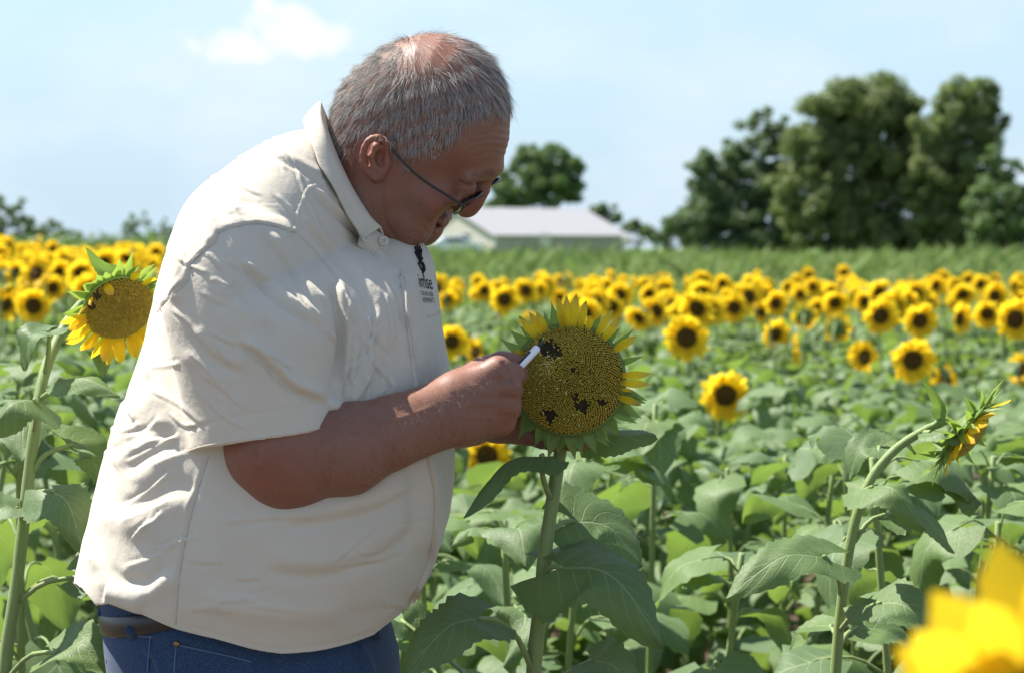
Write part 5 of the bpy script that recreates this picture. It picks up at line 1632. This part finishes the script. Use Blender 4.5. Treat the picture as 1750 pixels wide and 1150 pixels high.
# ---- spectacles
M_frame = plain("dark_metal_frame", (0.012, 0.013, 0.016), 0.3, 0.6)
t = NT("spectacle_lens")
gl = t.n("BsdfGlossy"); gl.inputs["Roughness"].default_value = 0.03
tp = t.n("BsdfTransparent"); tp.inputs[0].default_value = (0.93, 0.95, 0.93, 1)
fr = t.n("Fresnel"); fr.inputs[0].default_value = 1.5
mx = t.n("MixShader"); t.l(fr.outputs[0], mx.inputs[0]); t.l(tp.outputs[0], mx.inputs[1]); t.l(gl.outputs[0], mx.inputs[2])
M_lens = t.done(mx.outputs[0])
e2 = np.array([.33, .90, .28]); e2 /= np.linalg.norm(e2)
ef = np.array([.62, 0, -.78])
e1 = np.cross(e2, ef); e1 /= np.linalg.norm(e1)
if e1[2] < 0: e1 = -e1
ef = np.cross(e1, e2); ef = ef if ef[0] > 0 else -ef
GC = P(820, 339, YM - .008)
glasses = empty("spectacles", Vector(GC - PO), person); tag(glasses, "thin dark-rimmed spectacles")
def gobj(name, V, F, m): return mesh_obj(name, np.asarray(V) - GC, F, m, glasses)
def lens_rim(c, n=28):
    pts = []
    for k in range(n):
        a = 2 * math.pi * k / n; ca, sa = math.cos(a), math.sin(a)
        u = .0258 * np.sign(ca) * abs(ca) ** .72; v = .0168 * np.sign(sa) * abs(sa) ** .72
        bow = -.0035 * (u / .0245) ** 2
        pts.append(c + e2 * u + e1 * v + ef * bow)
    return np.array(pts)
for s in (-1, 1):
    c = GC + e2 * s * .0325 - ef * .002
    r = lens_rim(c)
    V, Fc = tube_geo(np.vstack([r, r[:1]]), .0011, 6, False)
    gobj("rim", V, Fc, M_frame)
    gobj("lens", np.vstack([r, [c + ef * .001]]), [(k, (k + 1) % 28, 28) for k in range(28)], M_lens)
    hinge = c + e2 * s * .0250 + e1 * .004 - ef * .0035
    ear = H(650, 240, s * .083)
    mid_ = (hinge * .5 + ear * .5) + e2 * s * .013
    tail = H(630, 252, s * .070)
    pl = catmull([hinge + ef * .003 - e2 * s * .001, hinge - ef * .004 + e2 * s * .002, mid_, ear, tail], 26)
    w = np.interp(np.arange(26), [0, 6, 20, 25], [.0018, .0016, .0013, .0016])
    V, Fc = tube_geo(pl, w, 6); gobj("temple", V, Fc, M_frame)
    V, Fc = tube_geo(catmull([c - e2 * s * .0225 - e1 * .001, c - e2 * s * .021 - ef * .008 - e1 * .004], 2) if False else np.array([c - e2 * s * .0225, c - e2 * s * .0225 - ef * .004 - e1 * .003, c - e2 * s * .0215 - ef * .008 - e1 * .006]), .0008, 5)
    gobj("nose_pad_arm", V, Fc, M_frame)
pl = catmull([GC - e2 * .0085 + e1 * .004 - ef * .002, GC + e1 * .007, GC + e2 * .0085 + e1 * .004 - ef * .002], 10)
V, Fc = tube_geo(pl, .0011, 6); gobj("bridge", V, Fc, M_frame)

# ---- hair
def in_poly(px, py, poly):
    ins = np.zeros(len(px), bool)
    for i in range(len(poly)):
        a, b = poly[i], poly[(i + 1) % len(poly)]
        c = (a[1] > py) != (b[1] > py)
        ins ^= c & (px < (b[0] - a[0]) * (py - a[1]) / (b[1] - a[1] + 1e-12) + a[0])
    return ins
HAIR = [(545, 240), (572, 268), (592, 272), (608, 252), (612, 238), (640, 228), (664, 240), (676, 262), (684, 284), (690, 300), (698, 296), (700, 276), (712, 272), (732, 272), (752, 263), (770, 248), (786, 228), (794, 210), (808, 199), (836, 190), (900, 196), (900, 20), (520, 20)]
tri = np.concatenate([BQ[:, [0, 1, 2]], BQ[:, [0, 2, 3]]])
cen = BV[tri].mean(1)
cpx, cpy = near_px(cen)
okh = in_poly(cpx, cpy, HAIR) & (cpy < 305) & (cpx > 540)
tri = tri[okh]
ar = np.linalg.norm(np.cross(BV[tri[:, 1]] - BV[tri[:, 0]], BV[tri[:, 2]] - BV[tri[:, 0]]), axis=1)
NH = 54000
pick = rng.choice(len(tri), NH, p=ar / ar.sum())
r1, r2 = np.sqrt(rng.random(NH)), rng.random(NH)
root = BV[tri[pick, 0]] * (1 - r1)[:, None] + BV[tri[pick, 1]] * (r1 * (1 - r2))[:, None] + BV[tri[pick, 2]] * (r1 * r2)[:, None]
hn = BN[tri[pick, 0]]
q = to_head(root); hx, hz = near_px(root); hyy = q[:, 1] - YM
# thin patch on the crown and over the forehead
crown = np.exp(-(((hx - 738) / 72) ** 2 + ((hz - 80) / 52) ** 4))
fore = np.clip((hx - 790) / 80, 0, 1) * np.clip((215 - hz) / 60, 0, 1)
edge = np.clip((hz - np.interp(hx, [540, 590, 612, 640, 690, 700, 760, 800, 870], [262, 270, 240, 228, 298, 280, 272, 214, 192]) + 16) / 16, 0, 1)
keep = rng.random(NH) > np.clip(crown * 0.93 + fore * 0.72 + edge * .40, 0, .96)
root, hn, hx, hz, hyy = root[keep], hn[keep], hx[keep], hz[keep], hyy[keep]
NH = len(root)
wx, wz = 704.0, 84.0
flow = np.stack([hx - wx, np.full(NH, 0.0), -(hz - wz)], 1)
flow[:, 1] = hyy * 900
front_t = np.clip((hx - 690) / 100, 0, 1) * np.clip((hz - 120) / 80, 0, 1)
flow = flow / (np.linalg.norm(flow, axis=1, keepdims=True) + 1e-6)
flow = flow * (1 - .55 * front_t)[:, None] + np.array([-.45, 0, -.75])[None] * (front_t)[:, None]
backt = np.clip((690 - hx) / 80, 0, 1)
flow += np.array([-.15, 0, -.5])[None] * backt[:, None]
flow = flow @ HR.T
flow -= hn * np.sum(flow * hn, 1, keepdims=True)
flow /= np.linalg.norm(flow, axis=1, keepdims=True) + 1e-6
clump = np.stack([np.sin(hx * .21 + 1.7 * np.sin(hz * .13)), np.cos(hz * .19 + hx * .07), np.sin(hz * .23 - hx * .11)], 1)
flow = flow + .20 * clump + rng.normal(0, .13, (NH, 3))
length = np.interp(hz, [60, 110, 180, 250, 300], [.015, .016, .014, .010, .006]) * rng.uniform(.55, 1.2, NH)
length *= np.where(hx > 790, 1.25, 1.0)
lift = np.interp(hz, [50, 100, 250], [.36, .28, .18]) + rng.normal(0, .11, NH)
fly = rng.random(NH) < .012
length[fly] *= 1.7; lift[fly] += .45
NP = 5
pts = np.zeros((NH, NP, 3)); pts[:, 0] = root - hn * .0006
d = flow + hn * lift[:, None]
d /= np.linalg.norm(d, axis=1, keepdims=True)
for i in range(1, NP):
    pts[:, i] = pts[:, i - 1] + d * (length / (NP - 1))[:, None]
    d = d + flow * .12 - hn * .10 * np.clip(lift, 0, 1)[:, None] + np.array([0, 0, -.05])
    d /= np.linalg.norm(d, axis=1, keepdims=True)
def hair_obj(name, pts, rad, mat, parent):
    n, k, _ = pts.shape
    hc = bpy.data.hair_curves.new(name); hc.add_curves([k] * n)
    hc.attributes["position"].data.foreach_set("vector", (pts - PO).astype(np.float32).ravel())
    at = hc.attributes.get("radius") or hc.attributes.new("radius", 'FLOAT', 'POINT')
    at.data.foreach_set("value", np.tile(np.linspace(rad, rad * .25, k), n).astype(np.float32))
    hc.materials.append(mat)
    return new_obj(name, hc, parent)
t = NT("grey_hair"); hi = t.n("HairInfo")
hcx = t.ramp(hi.outputs["Random"], [(0, (.035, .028, .023)), (.34, (.09, .076, .064)), (.46, (.36, .33, .295)), (.75, (.58, .55, .50)), (1, (.80, .77, .72))])
M_hair = t.done(t.bsdf(hcx, 0.5, 0.3).outputs[0])
scene.cycles_curves.shape = 'RIBBONS'
hair = hair_obj("hair", pts, .000125, M_hair, person); tag(hair, "short grey hair, thin on the crown")
# eyebrows, stubble on the chin, hair on the forearm
def scatter(sel, n, ln, dirv, spread, lift_, rad, mat, name):
    T = np.concatenate([BQ[:, [0, 1, 2]], BQ[:, [0, 2, 3]]]); T = T[sel(BV[T].mean(1))]
    if len(T) == 0: return
    p = rng.choice(len(T), n); a, b = rng.random(n), rng.random(n); fl = a + b > 1; a[fl], b[fl] = 1 - a[fl], 1 - b[fl]
    r = BV[T[p, 0]] + (BV[T[p, 1]] - BV[T[p, 0]]) * a[:, None] + (BV[T[p, 2]] - BV[T[p, 0]]) * b[:, None]
    nn = BN[T[p, 0]]
    f = np.array(dirv)[None] + rng.normal(0, spread, (n, 3)); f -= nn * np.sum(f * nn, 1, keepdims=True); f /= np.linalg.norm(f, axis=1, keepdims=True)
    L = ln * rng.uniform(.5, 1.2, n)
    Q = np.stack([r - nn * .0004, r + (f * .5 + nn * lift_) * L[:, None], r + (f + nn * lift_ * .8) * L[:, None]], 1)
    hair_obj(name, Q, rad, mat, person)
t = NT("brow_hair"); M_brow = t.done(t.bsdf((.10, .075, .06), .5, .3).outputs[0])
def near_head(c):
    q = to_head(c); return near_px(c), q[:, 1] - YM
def sel_brow(c):
    (x, y), yy = near_head(c); return (np.abs(x - 824) < 22) & (np.abs(y - 300 + (x - 824) * .3) < 7) & (np.abs(yy) > .008) & (np.abs(yy) < .05)
scatter(sel_brow, 260, .0065, (-.6, 0, .1), .3, .3, .0001, M_brow, "eyebrow_hair")
def sel_chin(c):
    (x, y), yy = near_head(c); return (((x - 728) / 26) ** 2 + ((y - 404) / 16) ** 2 < 1)
scatter(sel_chin, 420, .0024, (.1, 0, -.8), .4, .5, .00009, M_hair, "beard_hair")
t = NT("forearm_hair"); M_fhair = t.done(t.bsdf((.40, .30, .22), .45, .4).outputs[0])
def sel_arm(c):
    x, y = project(c); return (x > 540) & (x < 850) & (y > 610) & (c[:, 1] < 2.42)
scatter(sel_arm, 4600, .011, (.35, 0, -.5), .4, .3, .00005, M_fhair, "arm_hair")
# ================================================================== the sunflowers in the foreground
def hero_leaf(root, base, mid, tip, hw, up=(0, -.6, .8), pet=(), **kw):
    kw.setdefault("nu", 25); kw.setdefault("nv", 13)
    me = leaf_mesh("leaf", P(*base), P(*mid), P(*tip), hw, up, petiole=[P(*q) for q in pet] if pet else None, **kw)
    off = Vector(root.location)
    for v in me.vertices: v.co -= off
    return new_obj("leaf", me, root)

def hero_plant(name, label, stem_px, stem_r, head=None, group=None):
    g0 = P(*stem_px[0]); base = np.array([g0[0], g0[1], 0.0])
    root = empty(name, base); tag(root, label, "sunflower", group)
    pts = [base + [0, 0, -.02], *[P(*q) for q in stem_px]]
    if head is not None: pts += [head]
    sp = catmull(pts, 46) - base
    rr = np.interp(np.arange(46), [0, 30, 45], [stem_r * 1.3, stem_r, stem_r * .8]) * (1 + .03 * np.sin(np.arange(46) * 2.1))
    tube("stem", sp, rr, M_stem, root, 14)
    # bristly hairs of the stalk
    r = np.random.default_rng(9); n = 1500
    i = r.uniform(18, 44.9, n); k = i.astype(int); f = (i - k)[:, None]
    c = sp[k] * (1 - f) + sp[k + 1] * f
    d = r.normal(0, 1, (n, 3)); tg = sp[k + 1] - sp[k]; tg /= np.linalg.norm(tg, axis=1, keepdims=True)
    d -= tg * np.sum(d * tg, 1, keepdims=True); d /= np.linalg.norm(d, axis=1, keepdims=True)
    rad = rr[k][:, None]
    a = c + d * rad * .95; b = a + (d + tg * r.normal(0, .3, (n, 1))) * r.uniform(.0012, .0026, (n, 1)); s = np.cross(d, tg) * .00012
    V = np.stack([a - s, a + s, b], 1).reshape(-1, 3)
    tag(mesh_obj("stem_hairs", V, np.arange(n * 3).reshape(-1, 3), M_stem, root), kind="stuff")
    return root

def flower_head(root, C, n, R, dome, nflo, petals, bracts, holes_and_lit=(), seed=0, xh=(1, 0, 0), shift=0.0):
    """petals: (angle deg, length, half width, tilt, curl, wilt, crumple); bracts: (angle, length, half width, tilt, curl)."""
    hd = empty("flower_head", Vector(C) - Vector(root.location), root)
    hd.rotation_euler = frame(n, xh).to_euler()
    new_obj("disc", disc_mesh(R, dome * .92, R * .42, 40, 10), hd)
    tag(new_obj("florets", florets_mesh(R, dome, nflo, seed, holes_and_lit, shift), hd), kind="stuff")
    for k, (a, L, W, tl, cu, wi, cr) in enumerate(petals):
        new_obj("petal", petal_mesh(L, W, cu, seed * 50 + k, 10, 7, wi, cr), hd, polar(R * .97, math.radians(a), .001, tl, random.gauss(0, .2)))
    for k, (a, L, W, tl, cu) in enumerate(bracts):
        new_obj("bract", bract_mesh(L, W, cu, seed * 70 + k, 9), hd, polar(R * .99, math.radians(a), -.006, tl, random.gauss(0, .15)))
    return hd

random.seed(21)
# ---- the big flower head in the man's hands
CH = P(973, 649, 2.43); nH = np.array([-.12, -.985, .03])
hero = hero_plant("sunflower", "big seed-laden sunflower head with withered petals held in the man's hands", [(895, 1500, 2.47), (912, 1150, 2.465), (922, 1050, 2.462), (931, 950, 2.462), (945, 850, 2.465), (957, 775, 2.472), (964, 725, 2.482)], .0078, CH - nH * .030)
pet = [(128, .034, .0060, .1, .1, 1, .35), (121, .031, .0058, .15, .2, 1, .35), (116, .027, .0060, .1, .1, .9, .3), (97, .036, .0056, .10, .2, 1, .3), (91, .038, .0058, .15, .3, .9, .25), (85, .040, .0060, .1, .2, 1, .25), (78, .036, .0052, .2, .2, 1, .35),
       (70, .024, .0050, .3, .6, 1, .5), (58, .036, .0056, .1, .1, 1, .3), (50, .034, .0062, .15, .3, 1, .45), (33, .033, .0055, .15, -.1, .7, .1), (5, .034, .0058, .1, .1, 1, .2), (-3, .033, .0055, .05, 0, 1, .15), (-19, .028, .0055, .1, 0, 1, .15), (158, .014, .0055, .5, .5, .6, .2), (152, .018, .0045, .5, .8, 1, .5), (-10, .016, .0028, .1, .3, 1, .4)]
br = [(141, .030, .0075, .15, .35), (151, .034, .0060, .1, .15), (104, .030, .0070, .1, .2), (96, .026, .0060, .2, .3), (36, .034, .0050, .05, -.1), (18, .032, .0042, .15, .3), (64, .022, .006, .1, .2), (-12, .028, .0040, .0, .3), (132, .024, .006, .0, .2), (112, .022, .006, .05, .1), (46, .022, .006, 0, .1), (80, .020, .006, 0, .1)]
for a in np.arange(186, 352, 8.5):
    br.append((a + random.gauss(0, 2.5), random.uniform(.022, .034), random.uniform(.0065, .0088), random.uniform(-.35, .05), random.uniform(-.5, .2)))
for a in np.arange(195, 345, 17):
    br.append((a, random.uniform(.026, .034), .0075, -.55, -.3))
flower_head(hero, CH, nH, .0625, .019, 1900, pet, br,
            [(-.36, .58, .15, 0), (-.24, .48, .12, 0), (-.46, .62, .08, 0), (.25, -.47, .12, 0), (.14, -.30, .06, 0), (.62, -.42, .07, 0), (-.35, -.66, .12, 0), (.10, .18, .035, 0), (-.30, .25, .30, .45), (.05, .60, .45, .18)], 3)  # bare dark gaps, then loose florets and disc top brightened as painted sunlight
# scraped-off crumbs lying on the disc
g = Geo(); rr_ = np.random.default_rng(4)
for k in range(46):
    x, y = (rr_.normal(-.35, .22), rr_.normal(.25, .25)) if k < 32 else (rr_.uniform(-.7, .3), rr_.uniform(-.85, -.1))
    if x * x + y * y > .9: continue
    a = math.sqrt(x * x + y * y); c = np.array([x * .0625, y * .0625, .019 * (1 - a * a) ** .75 + .0035])
    d = rr_.normal(0, 1, 3) * [1, 1, .3]; d /= np.linalg.norm(d); L = rr_.uniform(.0008, .0024)
    g.tube([c - d * L, c, c + d * L], [.0003, .0008, .0002], 5)
M_crumb = plain("pale_crumbs", (0.66, 0.60, 0.26), .7)
cr = g.build("crumbs", M_crumb, hero); tag(cr, kind="stuff")
cr.matrix_local = Matrix.Translation(Vector(CH) - hero.location) @ frame(nH, (1, 0, 0)).to_4x4()
hero_leaf(hero, (1008, 735, 2.490), (1062, 742, 2.455), (1120, 742, 2.43), .030, (.1, -.75, .65), [(975, 745, 2.478), (992, 742, 2.49)], fold=-.25, cup=.2, seed=51)
hero_leaf(hero, (928, 778, 2.430), (862, 792, 2.40), (792, 885, 2.37), .026, (-.35, -.35, .85), [(940, 850, 2.458), (927, 812, 2.435)], fold=-.45, cup=.1, seed=52, wave=.10)
hero_leaf(hero, (978, 890, 2.500), (1040, 900, 2.51), (1098, 968, 2.50), .054, (.25, -.62, .75), [(946, 905, 2.468), (962, 892, 2.49)], fold=.12, cup=.15, seed=53, lobe=.42)
hero_leaf(hero, (955, 968, 2.425), (1046, 984, 2.385), (1136, 1104, 2.355), .056, (.02, -.72, .70), [(930, 1000, 2.455), (938, 972, 2.44)], fold=-.10, cup=.28, seed=54, lobe=.50, wave=.12)
hero_leaf(hero, (822, 1056, 2.365), (765, 1072, 2.335), (682, 1160, 2.30), .050, (-.25, -.62, .75), [(911, 1150, 2.462), (885, 1090, 2.43), (850, 1060, 2.385)], fold=.16, cup=.2, seed=55, lobe=.40, wave=.12)
hero_leaf(hero, (1010, 1128, 2.42), (1045, 1136, 2.40), (1095, 1180, 2.38), .035, (.0, -.65, .75), [(914, 1190, 2.462), (970, 1150, 2.44)], fold=.1, seed=56)
hero_leaf(hero, (690, 1062, 2.75), (715, 1085, 2.75), (735, 1140, 2.74), .035, (.3, -.6, .7), [(900, 1250, 2.5), (760, 1120, 2.70)], fold=.2, seed=57)

# ---- the flower drooping beside the man's back
CL = P(204, 527, 2.70); nL = np.array([.40, -.76, -.48])
left = hero_plant("sunflower", "drooping sunflower with ragged yellow petals beside the man's back", [(-10, 1500, 2.62), (8, 1150, 2.62), (28, 1000, 2.63), (44, 860, 2.645), (58, 740, 2.66), (74, 645, 2.69), (98, 582, 2.73), (130, 530, 2.765), (170, 500, 2.765)], .0070, CL - nL / np.linalg.norm(nL) * .024)
pet = []
for a in np.arange(178, 342, 8): pet.append((a + random.gauss(0, 3), random.uniform(.026, .040), random.uniform(.0065, .0085), random.uniform(-.1, .35), random.uniform(-.3, .5), random.uniform(0, .6), random.uniform(.05, .25)))
pet += [(158, .026, .0060, .6, .9, .5, .4), (62, .026, .006, .3, .3, 1, .4), (40, .028, .006, .3, .4, .9, .4), (20, .026, .006, .4, .5, .8, .3), (108, .020, .0065, 1.5, 1.6, .8, .3), (142, .022, .005, .9, 1.0, .7, .3)]
br = [(a + random.gauss(0, 4), random.uniform(.024, .040), random.uniform(.006, .0085), random.uniform(-.1, .5), random.uniform(0, .7)) for a in np.arange(10, 180, 9)]
br += [(a, .028, .007, -.4, .1) for a in np.arange(180, 360, 15)]
flower_head(left, CL, nL, .0445, .010, 1000, pet, br, [(-.8, .35, .12, 0), (-.6, .62, .10, 0)], 5, shift=-.20)
hero_leaf(left, (84, 566, 2.68), (52, 578, 2.66), (42, 634, 2.66), .030, (-.3, -.55, .75), [(76, 642, 2.69), (83, 600, 2.68)], fold=.15, seed=61, lobe=.4)
hero_leaf(left, (60, 684, 2.60), (20, 690, 2.56), (-25, 745, 2.55), .040, (0, -.55, .8), [(58, 740, 2.66), (62, 705, 2.63)], fold=-.2, cup=.3, seed=62, lobe=.55, wave=.14)
hero_leaf(left, (102, 648, 2.66), (150, 648, 2.62), (205, 676, 2.60), .024, (.1, -.6, .8), [(72, 680, 2.67), (92, 664, 2.665)], fold=-.3, cup=.2, seed=63)
hero_leaf(left, (88, 838, 2.56), (118, 862, 2.53), (142, 940, 2.51), .040, (.15, -.7, .7), [(44, 862, 2.645), (62, 842, 2.60)], fold=-.15, cup=.3, seed=64, lobe=.55, wave=.12)
hero_leaf(left, (30, 868, 2.62), (0, 868, 2.6), (-50, 905, 2.59), .040, (0, -.5, .85), [(42, 900, 2.645), (38, 876, 2.63)], fold=.2, seed=65)
hero_leaf(left, (136, 985, 2.60), (180, 985, 2.60), (230, 1040, 2.60), .045, (0, -.5, .85), [(32, 1028, 2.63), (75, 996, 2.61)], fold=.1, seed=66)
hero_leaf(left, (122, 760, 2.66), (150, 766, 2.68), (175, 830, 2.68), .040, (.1, -.5, .85), [(54, 810, 2.65), (75, 778, 2.65)], fold=.1, seed=67)
hero_leaf(left, (98, 1114, 2.55), (140, 1105, 2.52), (205, 1160, 2.50), .042, (0, -.6, .8), [(8, 1165, 2.62), (50, 1120, 2.58)], fold=.2, seed=68, lobe=.45)
hero_leaf(left, (212, 478, 2.73), (178, 462, 2.72), (146, 422, 2.70), .013, (-.3, -.8, .5), None, fold=.3, seed=69, lobe=.05)
hero_leaf(left, (165, 585, 2.74), (174, 610, 2.73), (176, 645, 2.72), .018, (.2, -.8, .4), None, fold=.3, seed=70, lobe=.1)

# ---- the nodding flower at the right
CR = P(1652, 742, 2.64); nR = np.array([.74, -.30, -.60])
right = hero_plant("sunflower", "young nodding sunflower with spiky green bracts, bent over at the right", [(1405, 1500, 2.62), (1428, 1150, 2.62), (1436, 1050, 2.62), (1451, 940, 2.62), (1469, 865, 2.62), (1492, 812, 2.625), (1532, 766, 2.63), (1580, 735, 2.64), (1610, 722, 2.645)], .0058, CR - nR * .030)
br = [(a + random.gauss(0, 5), random.uniform(.030, .048), random.uniform(.0055, .0080), random.uniform(-.35, .75), random.uniform(-.3, .6)) for a in np.arange(0, 360, 8)]
br += [(a + random.gauss(0, 6), random.uniform(.022, .034), random.uniform(.0055, .0075), random.uniform(-1.0, -.3), random.uniform(-.6, .2)) for a in np.arange(0, 360, 13)]
pet = [(a, random.uniform(.026, .036), .0058, random.uniform(.2, .7), random.uniform(-.2, .5), .3, .15) for a in (40, 52, 66, 78, 92, 104, 118, -10, 5, 140)]
flower_head(right, CR, nR, .0405, .014, 900, pet, br, (), 7, (.3, -.2, .9))
hero_leaf(right, (1607, 716, 2.635), (1606, 690, 2.62), (1576, 648, 2.61), .011, (-.6, -.7, .1), [(1592, 730, 2.64)], fold=.35, seed=71, lobe=.05)
hero_leaf(right, (1588, 738, 2.625), (1612, 742, 2.60), (1650, 762, 2.59), .018, (.1, -.7, .7), [(1575, 740, 2.64)], fold=-.2, seed=72)
hero_leaf(right, (1502, 764, 2.66), (1468, 772, 2.66), (1448, 822, 2.66), .030, (-.3, -.5, .8), [(1488, 818, 2.625), (1500, 790, 2.64)], fold=.2, seed=73, lobe=.4)
hero_leaf(right, (1500, 766, 2.67), (1530, 752, 2.70), (1565, 775, 2.71), .024, (.1, -.4, .9), [(1489, 818, 2.625), (1499, 790, 2.65)], fold=.2, seed=79)
hero_leaf(right, (1488, 832, 2.58), (1530, 838, 2.54), (1582, 905, 2.53), .036, (.02, -.6, .8), [(1470, 868, 2.62), (1475, 842, 2.60)], fold=-.12, cup=.25, seed=74, lobe=.55)
hero_leaf(right, (1528, 876, 2.64), (1580, 884, 2.64), (1632, 945, 2.65), .032, (.2, -.5, .85), [(1460, 925, 2.62), (1488, 888, 2.63)], fold=-.15, seed=75)
hero_leaf(right, (1412, 952, 2.56), (1335, 952, 2.52), (1236, 1026, 2.50), .044, (-.08, -.6, .8), [(1437, 1018, 2.62), (1432, 985, 2.60)], fold=.12, cup=.2, seed=76, lobe=.45, wave=.12)
hero_leaf(right, (1500, 1030, 2.56), (1552, 1038, 2.53), (1612, 1106, 2.52), .046, (.1, -.6, .8), [(1434, 1080, 2.62), (1458, 1050, 2.59)], fold=.14, cup=.1, seed=77, lobe=.5)
hero_leaf(right, (1462, 1072, 2.68), (1520, 1080, 2.70), (1585, 1130, 2.72), .046, (.1, -.4, .9), [(1432, 1110, 2.62), (1445, 1085, 2.65)], fold=.14, seed=78, lobe=.45)
hero_leaf(right, (1420, 1070, 2.68), (1392, 1072, 2.72), (1350, 1110, 2.74), .040, (-.1, -.4, .9), [(1432, 1130, 2.62), (1428, 1090, 2.65)], fold=.14, seed=80, lobe=.45)

# ---- the blurred bloom close to the lens
near_bloom = field_plant(P(1808, 1292, .74), "bright yellow bloom, blurred and cut by the lower right corner, close to the lens", None, (-.25, -.95, .2), .82, 4, 999, single=True, fmax=.5)

# ---- the pen in the man's right hand
M_white = plain("white_plastic", (0.78, 0.78, 0.80), .35, .5, .02)
M_blk = plain("black_plastic", (0.015, 0.015, 0.017), .4, .5, .05)
a, b, c = P(868, 648, 2.352), P(919, 594, 2.374), P(930, 582, 2.388)
d = (b - a) / np.linalg.norm(b - a)
pen = empty("pen", a); tag(pen, "white pen with black grip and tip scraping the big sunflower's disc", "pen")
def pobj2(name, path, rad, mat, sides=16):
    return tube(name, np.asarray(path) - a, rad, mat, pen, sides)
pobj2("barrel", [a, a + d * .001, b - d * .0015, b], [.0034, .0044, .0044, .0036], M_white)
pobj2("tip", [b - d * .0002, b + (c - b) * .5, c], [.0030, .0022, .0006], M_blk)
side = np.array([-.62, -.55, .45]); side -= d * (side @ d); side /= np.linalg.norm(side)
pobj2("grip", [a + d * .012 + side * .0026, a + d * .018 + side * .0027, b - d * .012 + side * .0027, b - d * .008 + side * .0026], [.0012, .0024, .0024, .0010], M_blk, 10)
